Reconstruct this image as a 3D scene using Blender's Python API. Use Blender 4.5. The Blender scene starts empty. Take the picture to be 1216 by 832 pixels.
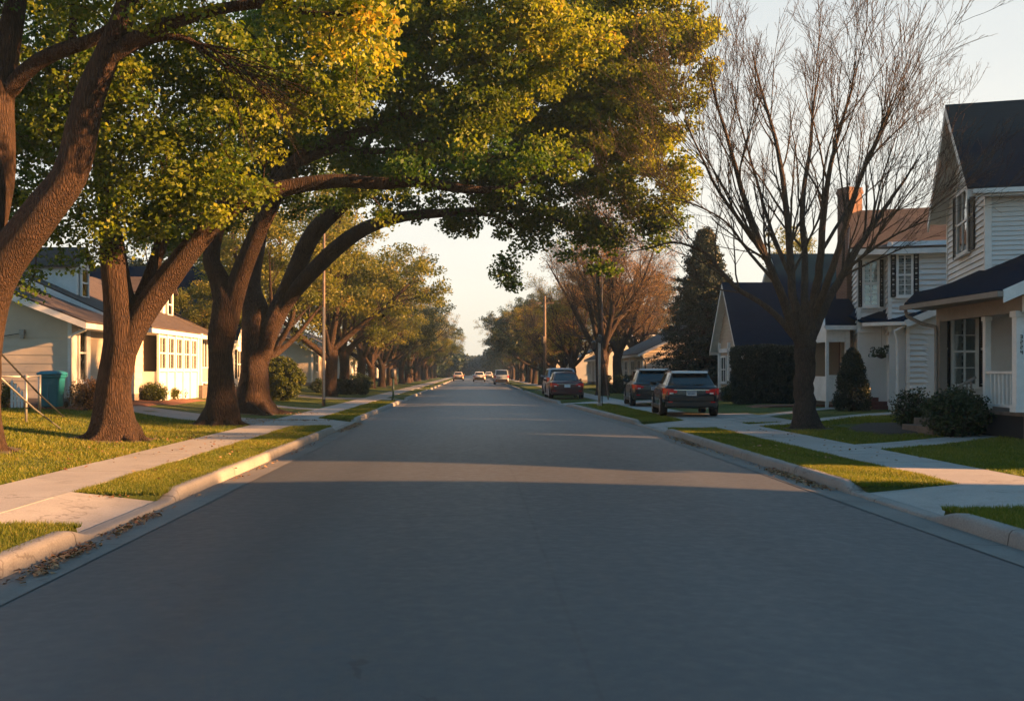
import bpy, math, random
import numpy as np
from mathutils import Vector, Matrix

scene = bpy.context.scene
R = math.radians

# ------------------------------------------------------------------ camera
FPX, VX, VY, EYE = 1180.0, 562.0, 441.0, 1.6      # focal length in photo pixels, street vanishing point, eye height
cam_d = bpy.data.cameras.new('camera')
cam = bpy.data.objects.new('camera', cam_d)
scene.collection.objects.link(cam)
cam.location = (0, 0, EYE)
cam.rotation_euler = (R(90), 0, 0)
cam_d.sensor_width = 36.0
cam_d.lens = 36.0 * FPX / 1216.0
cam_d.shift_x = (608 - VX) / 1216.0
cam_d.shift_y = (VY - 416) / 1216.0
cam_d.clip_start = 0.1
cam_d.clip_end = 6000
scene.camera = cam

# ------------------------------------------------------------------ sky and sun
SUN_EL, SUN_AZ = 14.5, 102.0                        # degrees; azimuth clockwise from +Y (down the street)
world = bpy.data.worlds.new('World')
scene.world = world
world.use_nodes = True
wn = world.node_tree
for n in list(wn.nodes): wn.nodes.remove(n)
def WN(t, **k):
    n = wn.nodes.new(t)
    for a, b in k.items(): setattr(n, a, b)
    return n
sky = WN('ShaderNodeTexSky', sky_type='NISHITA', sun_disc=False)
sky.sun_elevation = R(SUN_EL); sky.sun_rotation = R(SUN_AZ)
sky.air_density = 1.0; sky.dust_density = 2.2; sky.ozone_density = 1.5; sky.altitude = 100
tc = WN('ShaderNodeTexCoord'); sp = WN('ShaderNodeSeparateXYZ')
wn.links.new(tc.outputs['Generated'], sp.inputs[0])
veil = WN('ShaderNodeValToRGB')                    # thin high cloud: strong and warm low down, thinner overhead
el = veil.color_ramp.elements
el[0].position = 0.0;  el[0].color = (6.4, 5.7, 4.7, 1)
el[1].position = 0.85; el[1].color = (.9, 2.3, 3.6, 1)
e = el.new(0.12); e.color = (5.9, 5.6, 4.9, 1)
e = el.new(0.34); e.color = (4.6, 4.75, 4.6, 1)
e = el.new(0.52); e.color = (1.8, 3.2, 4.4, 1)
wn.links.new(sp.outputs['Z'], veil.inputs[0])
cn = WN('ShaderNodeTexNoise'); cn.inputs['Scale'].default_value = 2.2; cn.inputs['Detail'].default_value = 5
cmap = WN('ShaderNodeMapping'); cmap.inputs['Scale'].default_value = (1, 1, 4)
wn.links.new(tc.outputs['Generated'], cmap.inputs[0]); wn.links.new(cmap.outputs[0], cn.inputs[0])
cr = WN('ShaderNodeMapRange'); cr.inputs[1].default_value = 0.3; cr.inputs[2].default_value = 0.7
cr.inputs[3].default_value = 0.72; cr.inputs[4].default_value = 0.9
wn.links.new(cn.outputs['Fac'], cr.inputs[0])
mx = WN('ShaderNodeMix', data_type='RGBA')
wn.links.new(cr.outputs[0], mx.inputs[0]); wn.links.new(sky.outputs[0], mx.inputs[6]); wn.links.new(veil.outputs[0], mx.inputs[7])
yr = WN('ShaderNodeMapRange'); yr.interpolation_type = 'SMOOTHSTEP'           # sky dimmed and blued behind the viewer to darken surfaces facing it
yr.inputs[1].default_value = -0.7; yr.inputs[2].default_value = 0.5; yr.inputs[3].default_value = 0.0; yr.inputs[4].default_value = 1.0
wn.links.new(sp.outputs['Y'], yr.inputs[0])
dm = WN('ShaderNodeMix', data_type='RGBA', blend_type='MULTIPLY'); dm.inputs[0].default_value = 1.0
yc = WN('ShaderNodeMix', data_type='RGBA'); yc.inputs[6].default_value = (.33, .47, .56, 1); yc.inputs[7].default_value = (.68, .68, .68, 1)
wn.links.new(yr.outputs[0], yc.inputs[0])
wn.links.new(mx.outputs[2], dm.inputs[6]); wn.links.new(yc.outputs[2], dm.inputs[7])
bg = WN('ShaderNodeBackground'); bg.inputs['Strength'].default_value = 0.051
wo = WN('ShaderNodeOutputWorld')
wn.links.new(dm.outputs[2], bg.inputs['Color']); wn.links.new(bg.outputs[0], wo.inputs['Surface'])

S = Vector((math.cos(R(SUN_EL)) * math.sin(R(SUN_AZ)), math.cos(R(SUN_EL)) * math.cos(R(SUN_AZ)), math.sin(R(SUN_EL))))
sd = bpy.data.lights.new('sun', 'SUN')
sd.energy = 5.0; sd.angle = R(0.9); sd.color = (1.0, 0.48, 0.18)
sun = bpy.data.objects.new('sun', sd); scene.collection.objects.link(sun)
sun.rotation_euler = S.to_track_quat('Z', 'Y').to_euler()
sun.location = (60, -10, 40)

scene.view_settings.view_transform = 'Standard'
scene.view_settings.look = 'None'
scene.view_settings.exposure = 2.5
scene.view_settings.gamma = 1.0
scene.view_settings.use_curve_mapping = False
scene.render.engine = 'CYCLES'
cy = scene.cycles
cy.use_denoising = True
cy.max_bounces = 6; cy.diffuse_bounces = 3; cy.glossy_bounces = 3; cy.transmission_bounces = 4
cy.transparent_max_bounces = 8; cy.volume_bounces = 0
cy.caustics_reflective = False; cy.caustics_refractive = False
cy.use_adaptive_sampling = True; cy.adaptive_threshold = 0.015
cy.sample_clamp_indirect = 6.0

# ------------------------------------------------------------------ helpers
def P(px, py, Y):                                  # a point seen at photo pixel (px, py), Y metres down the street
    return np.array(((px - VX) / FPX * Y, Y, EYE - (py - VY) / FPX * Y))
def PXx(px, Y): return (px - VX) / FPX * Y
def Zy(py, Y): return EYE - (py - VY) / FPX * Y
def smooth(t):
    t = np.clip(t, 0, 1); return t * t * (3 - 2 * t)
def lawn_z(x):                                     # the yards rise gently away from the street
    x = np.asarray(x, float)
    left = 0.13 + 0.40 * smooth((-x - 6.6) / 6.5)
    right = 0.13 + 0.12 * smooth((x - 8.0) / 5.0)
    return np.where(x < 0, left, right)
def gz(x): return float(lawn_z(x))

COL = scene.collection
def props(o, label=None, cat=None, group=None, kind=None):
    if label: o['label'] = label
    if cat: o['category'] = cat
    if group: o['group'] = group
    if kind: o['kind'] = kind
    return o
def thing(name, label, cat, loc=(0, 0, 0), rz=0.0, group=None):
    o = bpy.data.objects.new(name, None); COL.objects.link(o)
    o.empty_display_size = 0.3
    o.location = loc; o.rotation_euler = (0, 0, rz)
    return props(o, label, cat, group)
def copy_tree(o, parent=None):
    c = o.copy(); COL.objects.link(c); c.parent = parent
    for ch in [x for x in bpy.data.objects if x.parent == o]:
        copy_tree(ch, c)
    return c
def np_mesh(name, V, Fs, mats, parent=None, smooth_=False, tint=None, midx=None):
    """V (N,3); Fs list of (M,k) index arrays"""
    me = bpy.data.meshes.new(name)
    V = np.ascontiguousarray(V, dtype=np.float32)
    off = np.zeros(3, np.float32)
    if parent is not None:
        p = parent
        while p is not None:
            off += np.array(p.location, np.float32); p = p.parent
    V = V - off
    me.vertices.add(len(V)); me.vertices.foreach_set('co', V.ravel())
    loops = np.concatenate([f.ravel() for f in Fs]).astype(np.int32)
    tot = np.concatenate([np.full(len(f), f.shape[1]) for f in Fs]).astype(np.int32)
    start = np.concatenate([[0], np.cumsum(tot)[:-1]]).astype(np.int32)
    me.loops.add(len(loops)); me.loops.foreach_set('vertex_index', loops)
    me.polygons.add(len(tot)); me.polygons.foreach_set('loop_start', start)
    try: me.polygons.foreach_set('loop_total', tot)
    except Exception: pass
    if smooth_: me.polygons.foreach_set('use_smooth', np.ones(len(tot), bool))
    if midx is not None: me.polygons.foreach_set('material_index', np.asarray(midx, np.int32))
    me.update(calc_edges=True)
    if tint is not None:
        a = me.attributes.new('tint', 'FLOAT', 'POINT'); a.data.foreach_set('value', np.asarray(tint, np.float32))
    for m in (mats if isinstance(mats, (list, tuple)) else [mats]): me.materials.append(m)
    o = bpy.data.objects.new(name, me); COL.objects.link(o)
    if parent is not None: o.parent = parent
    return o

class MB:
    """collects polygons (world coordinates) and links them as one mesh object"""
    def __init__(s): s.v = []; s.f = []; s.m = []
    def poly(s, pts, m=0):
        b = len(s.v); s.v += [tuple(map(float, p)) for p in pts]; s.f.append(tuple(range(b, b + len(pts)))); s.m.append(m)
    def hexa(s, c, m=0):                           # eight corners: bottom ring then top ring
        b = len(s.v); s.v += [tuple(map(float, p)) for p in c]
        for q in ((3, 2, 1, 0), (4, 5, 6, 7), (0, 1, 5, 4), (1, 2, 6, 5), (2, 3, 7, 6), (3, 0, 4, 7)):
            s.f.append(tuple(b + i for i in q)); s.m.append(m)
    def box(s, x0, x1, y0, y1, z0, z1, m=0):
        s.hexa([(x0, y0, z0), (x1, y0, z0), (x1, y1, z0), (x0, y1, z0), (x0, y0, z1), (x1, y0, z1), (x1, y1, z1), (x0, y1, z1)], m)
    def fbox(s, fr, u0, u1, v0, v1, n0, n1, m=0):  # box in a wall frame: u along, v up, n outward
        c = [fr(u, v, n) for v in (v0, v1) for (u, n) in ((u0, n1), (u1, n1), (u1, n0), (u0, n0))]
        s.hexa(c, m)
    def beam(s, a, b, w, h, m=0, up=(0, 0, 1)):
        a = Vector(a); b = Vector(b); t = (b - a).normalized(); upv = Vector(up)
        if abs(t.dot(upv)) > .99: upv = Vector((0, 1, 0))
        sd_ = t.cross(upv).normalized() * (w / 2); u = sd_.cross(t).normalized() * (h / 2)
        s.hexa([a - sd_ - u, a + sd_ - u, b + sd_ - u, b - sd_ - u, a - sd_ + u, a + sd_ + u, b + sd_ + u, b - sd_ + u], m)
    def slab(s, pts, d, m=0):                      # polygon pts extruded by vector d
        d = Vector(d); n = len(pts); b = len(s.v)
        s.v += [tuple(map(float, p)) for p in pts] + [tuple(Vector(p) + d) for p in pts]
        s.f.append(tuple(b + n + i for i in range(n))); s.m.append(m)
        s.f.append(tuple(b + n - 1 - i for i in range(n))); s.m.append(m)
        for i in range(n):
            j = (i + 1) % n; s.f.append((b + i, b + j, b + n + j, b + n + i)); s.m.append(m)
    def tube(s, pts, r, sides=8, m=0, cap=True):
        pts = [Vector(p) for p in pts]; n = len(pts)
        rr = r if isinstance(r, (list, tuple)) else [r] * n
        b = len(s.v); u = None
        for i, p in enumerate(pts):
            t = (pts[min(i + 1, n - 1)] - pts[max(i - 1, 0)]).normalized()
            if u is None:
                u = t.orthogonal().normalized()
            else:
                u = (u - t * u.dot(t)).normalized()
            w = t.cross(u)
            for k in range(sides):
                a = 2 * math.pi * k / sides
                s.v.append(tuple(p + (u * math.cos(a) + w * math.sin(a)) * rr[i]))
        for i in range(n - 1):
            for k in range(sides):
                k2 = (k + 1) % sides
                s.f.append((b + i * sides + k, b + i * sides + k2, b + (i + 1) * sides + k2, b + (i + 1) * sides + k)); s.m.append(m)
        if cap:
            s.f.append(tuple(b + sides - 1 - k for k in range(sides))); s.m.append(m)
            s.f.append(tuple(b + (n - 1) * sides + k for k in range(sides))); s.m.append(m)
    def lathe(s, c, prof, sides=20, m=0, axis='z'):
        b = len(s.v); n = len(prof)
        for (r, h) in prof:
            for k in range(sides):
                a = 2 * math.pi * k / sides; x, y = r * math.cos(a), r * math.sin(a)
                s.v.append((c[0] + x, c[1] + y, c[2] + h) if axis == 'z' else (c[0] + h, c[1] + x, c[2] + y))
        for i in range(n - 1):
            for k in range(sides):
                k2 = (k + 1) % sides
                s.f.append((b + i * sides + k, b + i * sides + k2, b + (i + 1) * sides + k2, b + (i + 1) * sides + k)); s.m.append(m)
        s.f.append(tuple(b + sides - 1 - k for k in range(sides))); s.m.append(m)
        s.f.append(tuple(b + (n - 1) * sides + k for k in range(sides))); s.m.append(m)
    def build_each(s, name, mats, parent=None):    # every box an object of its own
        for i in range(0, len(s.v), 8):
            q = MB(); q.v = s.v[i:i + 8]; q.f = [tuple(k - i for k in f) for f in s.f if i <= f[0] < i + 8]; q.m = [0] * len(q.f); q.build(name, mats, parent)
    def build(s, name, mats, parent=None, sm=False, bevel=0.0):
        me = bpy.data.meshes.new(name)
        off = Vector((0, 0, 0)); p = parent
        while p is not None: off += p.location; p = p.parent
        me.from_pydata([tuple(Vector(v) - off) for v in s.v], [], s.f)
        me.polygons.foreach_set('material_index', s.m)
        if sm: me.polygons.foreach_set('use_smooth', [True] * len(s.f))
        me.update()
        for mm in (mats if isinstance(mats, (list, tuple)) else [mats]): me.materials.append(mm)
        o = bpy.data.objects.new(name, me); COL.objects.link(o)
        if parent is not None: o.parent = parent
        if bevel:
            bv = o.modifiers.new('bevel', 'BEVEL'); bv.width = bevel; bv.segments = 2; bv.limit_method = 'ANGLE'
        return o

# ------------------------------------------------------------------ materials
class NT:
    def __init__(s, name):
        s.m = bpy.data.materials.new(name); s.m.use_nodes = True; s.t = s.m.node_tree
        s.b = s.t.nodes['Principled BSDF']; s.out = s.t.nodes['Material Output']
    def n(s, t, **k):
        nd = s.t.nodes.new(t)
        for a, b in k.items(): setattr(nd, a, b)
        return nd
    def l(s, a, b): s.t.links.new(a, b)
    def coord(s, kind='Object', scale=(1, 1, 1), rot=(0, 0, 0)):
        c = s.n('ShaderNodeTexCoord'); mp = s.n('ShaderNodeMapping')
        mp.inputs['Scale'].default_value = scale; mp.inputs['Rotation'].default_value = rot
        if kind == 'World':
            g = s.n('ShaderNodeNewGeometry'); s.l(g.outputs['Position'], mp.inputs[0])
        else: s.l(c.outputs[kind], mp.inputs[0])
        return mp.outputs[0]
    def noise(s, vec, scale, detail=4, rough=.55, dist=0):
        nd = s.n('ShaderNodeTexNoise'); nd.inputs['Scale'].default_value = scale
        nd.inputs['Detail'].default_value = detail; nd.inputs['Roughness'].default_value = rough
        nd.inputs['Distortion'].default_value = dist
        s.l(vec, nd.inputs['Vector']); return nd.outputs['Fac']
    def ramp(s, fac, stops):
        r = s.n('ShaderNodeValToRGB'); e = r.color_ramp.elements
        e[0].position, e[0].color = stops[0][0], (*stops[0][1], 1)
        e[1].position, e[1].color = stops[-1][0], (*stops[-1][1], 1)
        for p, c in stops[1:-1]:
            q = e.new(p); q.color = (*c, 1)
        s.l(fac, r.inputs[0]); return r.outputs[0]
    def mix(s, fac, a, b, mode='MIX'):
        m = s.n('ShaderNodeMix', data_type='RGBA', blend_type=mode)
        for inp, v in ((m.inputs[0], fac), (m.inputs[6], a), (m.inputs[7], b)):
            if isinstance(v, (int, float)): inp.default_value = v
            elif isinstance(v, tuple): inp.default_value = (*v, 1)
            else: s.l(v, inp)
        return m.outputs[2]
    def math(s, op, a, b=None):
        m = s.n('ShaderNodeMath', operation=op)
        for i, v in enumerate((a, b)):
            if v is None: continue
            if isinstance(v, (int, float)): m.inputs[i].default_value = v
            else: s.l(v, m.inputs[i])
        return m.outputs[0]
    def bump(s, h, strength=.3, dist=.01, normal=None):
        b = s.n('ShaderNodeBump'); b.inputs['Strength'].default_value = strength; b.inputs['Distance'].default_value = dist
        s.l(h, b.inputs['Height'])
        if normal is not None: s.l(normal, b.inputs['Normal'])
        s.l(b.outputs[0], s.b.inputs['Normal']); return b.outputs[0]
    def base(s, c):
        if isinstance(c, tuple): s.b.inputs['Base Color'].default_value = (*c, 1)
        else: s.l(c, s.b.inputs['Base Color'])
    def rough(s, v):
        if isinstance(v, (int, float)): s.b.inputs['Roughness'].default_value = v
        else: s.l(v, s.b.inputs['Roughness'])
    def xyz(s, kind='Object'):
        sp_ = s.n('ShaderNodeSeparateXYZ'); s.l(s.coord(kind), sp_.inputs[0]); return sp_.outputs

M = {}
def simple(name, col, rough=.6, var=.12, scale=6, bump=0.0, metal=0.0, spec=.5):
    t = NT(name); v = t.coord('Object')
    nz = t.noise(v, scale, 5)
    t.base(t.ramp(nz, [(.25, tuple(c * (1 - var) for c in col)), (.75, tuple(min(1, c * (1 + var)) for c in col))]))
    t.rough(rough); t.b.inputs['Metallic'].default_value = metal; t.b.inputs['Specular IOR Level'].default_value = spec
    if bump: t.bump(t.noise(v, scale * 8, 3), bump, .01)
    M[name] = t.m; return t

def make_materials():
    # asphalt
    t = NT('asphalt'); v = t.coord('World')
    big = t.noise(t.coord('World', (1, .25, 1)), .5, 4); fine = t.noise(v, 140, 3, .7); mid = t.noise(v, 9, 5, .6)
    c = t.ramp(big, [(.3, (.042, .050, .055)), (.55, (.056, .064, .069)), (.75, (.074, .080, .083))])
    c = t.mix(.45, c, t.ramp(fine, [(.3, (.02, .021, .023)), (.7, (.11, .112, .115))]))
    c = t.mix(.25, c, t.ramp(mid, [(.35, (.032, .034, .038)), (.7, (.075, .077, .08))]))
    vo = t.n('ShaderNodeTexVoronoi', feature='DISTANCE_TO_EDGE'); vo.inputs['Scale'].default_value = .16
    wn_ = t.n('ShaderNodeTexNoise'); wn_.inputs['Scale'].default_value = 1.4; wn_.inputs['Detail'].default_value = 6; t.l(v, wn_.inputs['Vector'])
    ad = t.n('ShaderNodeVectorMath', operation='ADD'); t.l(v, ad.inputs[0]); t.l(wn_.outputs['Color'], ad.inputs[1]); t.l(ad.outputs[0], vo.inputs['Vector'])
    crack = t.math('LESS_THAN', vo.outputs['Distance'], .0035)
    patch = t.math('GREATER_THAN', t.noise(v, .35, 2), .55)
    c = t.mix(t.math('MULTIPLY', t.math('MULTIPLY', crack, patch), .55), c, (.018, .018, .02))
    x = t.xyz('World')[0]                                # tyre-polished tracks and a slightly darker oily centre to each lane
    for cx_ in (-2.55, -1.05, 1.75, 3.3):
        d_ = t.math('ABSOLUTE', t.math('SUBTRACT', x, cx_)); w_ = t.math('SUBTRACT', 1.0, t.math('MINIMUM', t.math('DIVIDE', d_, .42), 1.0))
        c = t.mix(t.math('MULTIPLY', w_, t.math('MULTIPLY', t.noise(t.coord('World', (1, .12, 1)), 1.5, 4), .42)), c, (.082, .088, .090))
    for cx_ in (-1.8, 2.5):
        d_ = t.math('ABSOLUTE', t.math('SUBTRACT', x, cx_)); w_ = t.math('SUBTRACT', 1.0, t.math('MINIMUM', t.math('DIVIDE', d_, .3), 1.0))
        c = t.mix(t.math('MULTIPLY', w_, t.math('MULTIPLY', t.noise(t.coord('World', (1, .2, 1)), 2.5, 5), .5)), c, (.030, .033, .036))
    sd_ = t.math('ABSOLUTE', t.math('ADD', t.math('SUBTRACT', x, .62), t.math('MULTIPLY', t.noise(t.coord('World'), .9, 5), .05)))
    c = t.mix(t.math('MULTIPLY', t.math('LESS_THAN', sd_, .014), .3), c, (.020, .021, .022))
    t.base(c); t.rough(t.ramp(mid, [(.3, (.48,) * 3), (.7, (.66,) * 3)]))
    t.b.inputs['Specular IOR Level'].default_value = .5
    t.bump(t.noise(v, 160, 2, .7), .35, .006); M['asphalt'] = t.m
    # concrete
    for nm, k in (('concrete', .84), ('concrete_old', .64), ('concrete_dirty', .42)):
        t = NT(nm); v = t.coord('World')
        c = t.ramp(t.noise(v, 1.1, 6, .6), [(.3, (.27 * k, .255 * k, .235 * k)), (.7, (.40 * k, .385 * k, .355 * k))])
        c = t.mix(.35, c, t.ramp(t.noise(v, 60, 3), [(.35, (.18 * k,) * 3), (.7, (.5 * k, .48 * k, .45 * k))]))
        st = t.ramp(t.noise(v, 3.2, 8, .72), [(.55, (0, 0, 0)), (.72, (1, 1, 1))])
        c = t.mix(t.math('MULTIPLY', st, .55), c, (.13 * k, .115 * k, .095 * k))
        y = t.xyz('World')[1]
        if nm != 'concrete':
            j = t.math('LESS_THAN', t.math('FRACT', t.math('DIVIDE', y, 3.05)), .006)
            c = t.mix(j, c, (.05, .045, .04))
        vo = t.n('ShaderNodeTexVoronoi', feature='DISTANCE_TO_EDGE'); vo.inputs['Scale'].default_value = .2
        wn_ = t.n('ShaderNodeTexNoise'); wn_.inputs['Scale'].default_value = 2.5; wn_.inputs['Detail'].default_value = 6; t.l(v, wn_.inputs['Vector'])
        ad = t.n('ShaderNodeVectorMath', operation='ADD'); t.l(v, ad.inputs[0]); t.l(wn_.outputs['Color'], ad.inputs[1]); t.l(ad.outputs[0], vo.inputs['Vector'])
        c = t.mix(t.math('MULTIPLY', t.math('LESS_THAN', vo.outputs['Distance'], .003), .5), c, (.07, .06, .055))
        t.base(c); t.rough(.85); t.bump(t.noise(v, 70, 4), .25, .006); M[nm] = t.m
    # lawn sheet
    t = NT('lawn'); v = t.coord('World')
    c = t.ramp(t.noise(v, .35, 5, .6), [(.3, (.050, .088, .010)), (.55, (.075, .118, .013)), (.75, (.12, .14, .022))])
    c = t.mix(.55, c, t.ramp(t.noise(v, 28, 4, .75), [(.32, (.018, .032, .007)), (.68, (.12, .145, .036))]))
    far = t.noise(t.coord('World', (1, .5, 1)), 5, 4, .7)
    c = t.mix(.3, c, t.ramp(far, [(.35, (.030, .048, .010)), (.7, (.12, .12, .035))]))
    t.base(c); t.rough(.9); t.b.inputs['Specular IOR Level'].default_value = .15
    t.bump(t.noise(v, 24, 5, .8), .9, .06); M['lawn'] = t.m
    # leaves
    def leafmat(nm, stops, trans=.45):
        t = NT(nm); at = t.n('ShaderNodeAttribute', attribute_name='tint')
        c = t.ramp(at.outputs['Fac'], stops)
        t.base(c); t.rough(.55); t.b.inputs['Specular IOR Level'].default_value = .35
        tr = t.n('ShaderNodeBsdfTranslucent'); t.l(t.mix(1.0, c, (1.25, 1.35, .7), 'MULTIPLY'), tr.inputs[0])
        ms = t.n('ShaderNodeMixShader'); ms.inputs[0].default_value = trans
        t.l(t.b.outputs[0], ms.inputs[1]); t.l(tr.outputs[0], ms.inputs[2]); t.l(ms.outputs[0], t.out.inputs[0]); M[nm] = t.m
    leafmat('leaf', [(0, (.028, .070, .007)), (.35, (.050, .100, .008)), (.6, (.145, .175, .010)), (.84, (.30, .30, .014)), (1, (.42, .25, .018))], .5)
    leafmat('leaf_olive', [(0, (.035, .050, .010)), (.45, (.088, .105, .014)), (.75, (.18, .170, .020)), (1, (.24, .14, .03))])
    leafmat('leaf_russet', [(0, (.09, .055, .035)), (.5, (.17, .095, .05)), (1, (.26, .14, .05))])
    leafmat('leaf_dark', [(0, (.010, .022, .008)), (.6, (.022, .042, .014)), (1, (.05, .06, .016))], .2)
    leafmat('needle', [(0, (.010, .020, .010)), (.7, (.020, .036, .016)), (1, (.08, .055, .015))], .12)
    leafmat('grass_blade', [(0, (.045, .085, .010)), (.5, (.14, .158, .010)), (.8, (.22, .19, .03)), (1, (.26, .20, .08))], .4)
    leafmat('dead_leaf', [(0, (.13, .05, .025)), (.5, (.28, .13, .055)), (1, (.38, .24, .12))], .15)
    # bark
    for nm, a, b in (('bark', (.010, .007, .006), (.072, .043, .028)), ('bark_dark', (.018, .013, .011), (.065, .044, .034)), ('bark_grey', (.026, .021, .018), (.10, .075, .060))):
        t = NT(nm)
        n1 = t.noise(t.coord('World', (1, 1, .12)), 34, 6, .7, .4); n2 = t.noise(t.coord('World'), 2.2, 4)
        vo = t.n('ShaderNodeTexVoronoi', feature='DISTANCE_TO_EDGE'); vo.inputs['Scale'].default_value = 26
        t.l(t.coord('World', (1, 1, .13)), vo.inputs['Vector'])
        h = t.math('ADD', t.math('MULTIPLY', t.math('MINIMUM', vo.outputs['Distance'], .3), 1.6), n1)
        c = t.ramp(h, [(.35, a), (.95, b)])
        c = t.mix(.35, c, t.ramp(n2, [(.3, a), (.7, b)]))
        t.base(c); t.rough(.9); t.b.inputs['Specular IOR Level'].default_value = .2
        t.bump(h, 1.0, .06); M[nm] = t.m
    # shingles: rows follow height, courses follow the ridge
    def shingle(nm, axis, c1, c2, row=5.2):
        t = NT(nm); o = t.xyz('World'); cb = t.n('ShaderNodeCombineXYZ')
        t.l(o[0 if axis == 'x' else 1], cb.inputs[0]); t.l(o[2], cb.inputs[1])
        br = t.n('ShaderNodeTexBrick'); br.inputs['Scale'].default_value = row
        br.inputs['Color1'].default_value = (*c1, 1); br.inputs['Color2'].default_value = (*c2, 1)
        br.inputs['Mortar'].default_value = tuple(c * .35 for c in c1) + (1,)
        br.inputs['Mortar Size'].default_value = .035; br.inputs['Brick Width'].default_value = 1.3; br.inputs['Row Height'].default_value = .42
        br.inputs['Bias'].default_value = 0
        t.l(cb.outputs[0], br.inputs['Vector'])
        v = t.coord('World')
        c = t.mix(.5, br.outputs['Color'], t.ramp(t.noise(v, 2.5, 6, .7), [(.3, c1), (.7, c2)]))
        c = t.mix(.3, c, t.ramp(t.noise(v, 90, 2), [(.3, tuple(x * .4 for x in c1)), (.7, tuple(x * 1.7 for x in c2))]))
        t.base(c); t.rough(.9); t.b.inputs['Specular IOR Level'].default_value = .2; t.bump(br.outputs['Fac'], -.6, .02); t.b.inputs['Specular IOR Level'].default_value = .0 if 'slate' in nm else .15; M[nm] = t.m
    for ax in 'xy':
        shingle('shingle_slate_' + ax, ax, (.0021, .0095, .0215), (.004, .0168, .037))
        shingle('shingle_brown_' + ax, ax, (.045, .036, .033), (.095, .075, .066))
        shingle('shingle_grey_' + ax, ax, (.07, .068, .068), (.13, .125, .12))
    # painted boards
    def siding(nm, col):
        t = NT(nm); v = t.coord('World')
        c = t.ramp(t.noise(v, 1.3, 6, .65), [(.3, tuple(x * .86 for x in col)), (.7, col)])
        d = t.ramp(t.noise(t.coord('World', (3, 3, .5)), 5, 6, .7), [(.55, (0, 0, 0)), (.8, (1, 1, 1))])
        c = t.mix(t.math('MULTIPLY', d, .25), c, tuple(x * .6 for x in col))
        z = t.xyz('World')[2]
        t.base(c); t.rough(.55); t.bump(t.noise(t.coord('World', (1, 1, 6)), 30, 3), .12, .004)
        M[nm] = t.m
        t2 = NT(nm + '_far'); z = t2.xyz('World')[2]
        v = t2.coord('World'); fr = t2.math('FRACT', t2.math('DIVIDE', z, .17))
        c = t2.ramp(t2.noise(v, 1.3, 6, .65), [(.3, tuple(x * .84 for x in col)), (.7, col)])
        t2.base(c); t2.rough(.6); t2.bump(fr, -.8, .03); M[nm + '_far'] = t2.m
    siding('siding_white', (.66, .68, .68)); siding('siding_cream', (.60, .52, .42)); siding('siding_grey', (.50, .49, .47))
    siding('siding_tan', (.42, .33, .24))
    t = NT('trim_white'); v = t.coord('World')
    t.base(t.ramp(t.noise(v, 2.5, 6, .7), [(.3, (.60, .60, .58)), (.7, (.78, .78, .76))])); t.rough(.45); M['trim_white'] = t.m
    simple('trim_taupe', (.22, .19, .165), .55); simple('door_grey', (.16, .18, .20), .45); simple('door_dark', (.035, .045, .06), .4)
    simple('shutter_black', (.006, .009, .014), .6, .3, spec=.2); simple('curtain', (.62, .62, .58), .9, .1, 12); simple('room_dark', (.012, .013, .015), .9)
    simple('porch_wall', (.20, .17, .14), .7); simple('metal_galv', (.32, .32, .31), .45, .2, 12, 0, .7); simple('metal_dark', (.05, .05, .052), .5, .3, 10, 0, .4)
    simple('paint_green', (.015, .05, .035), .4); simple('wood_weathered', (.13, .10, .08), .85, .35, 5, .4); simple('wood_pale', (.36, .30, .25), .8, .25, 5, .3)
    simple('brick_step', (.14, .045, .035), .8, .25, 9, .4); simple('stone_base', (.20, .17, .15), .85, .3, 5, .5)
    simple('mulch', (.035, .024, .018), .95, .6, 22, 1.0); simple('mulch_red', (.15, .055, .028), .95, .5, 22, 1.0)
    simple('bin_teal', (.014, .16, .22), .38, .12, 3); simple('rubber', (.014, .014, .015), .85, .3, 20); simple('rim_alloy', (.45, .46, .48), .3, .1, 8, 0, .9)
    simple('plastic_black', (.016, .017, .018), .5, .2); simple('plate', (.55, .62, .68), .4, .1, 30); simple('plate_ink', (.02, .05, .14), .5)
    simple('chrome', (.6, .62, .64), .15, .05, 4, 0, 1.0); simple('red_leafed', (.2, .06, .02)); simple('digit_black', (.01, .01, .012), .5)
    simple('orange_paint', (.62, .12, .03), .35); simple('soil', (.06, .045, .032), .95, .4, 10, .8)
    # chimney brick
    t = NT('brick'); o = t.xyz('World'); cb = t.n('ShaderNodeCombineXYZ')
    t.l(t.math('ADD', o[0], o[1]), cb.inputs[0]); t.l(o[2], cb.inputs[1])
    br = t.n('ShaderNodeTexBrick'); br.inputs['Scale'].default_value = 4.2; t.l(cb.outputs[0], br.inputs['Vector'])
    br.inputs['Color1'].default_value = (.11, .05, .035, 1); br.inputs['Color2'].default_value = (.17, .085, .055, 1); br.inputs['Mortar'].default_value = (.2, .17, .15, 1)
    c = t.mix(.3, br.outputs['Color'], t.ramp(t.noise(t.coord('World'), 8, 4), [(.3, (.08, .04, .028)), (.7, (.20, .10, .065))]))
    t.base(c); t.rough(.9); t.bump(br.outputs['Fac'], -.5, .01); M['brick'] = t.m
    # window glass: clear with reflections
    t = NT('window_glass'); fr = t.n('ShaderNodeFresnel'); fr.inputs[0].default_value = 1.5
    gl = t.n('ShaderNodeBsdfGlossy'); gl.inputs['Roughness'].default_value = .03; gl.inputs[0].default_value = (.9, .93, .95, 1)
    tp = t.n('ShaderNodeBsdfTransparent'); tp.inputs[0].default_value = (.75, .8, .8, 1)
    bp = t.n('ShaderNodeBump'); bp.inputs['Strength'].default_value = .12; bp.inputs['Distance'].default_value = .02
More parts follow.
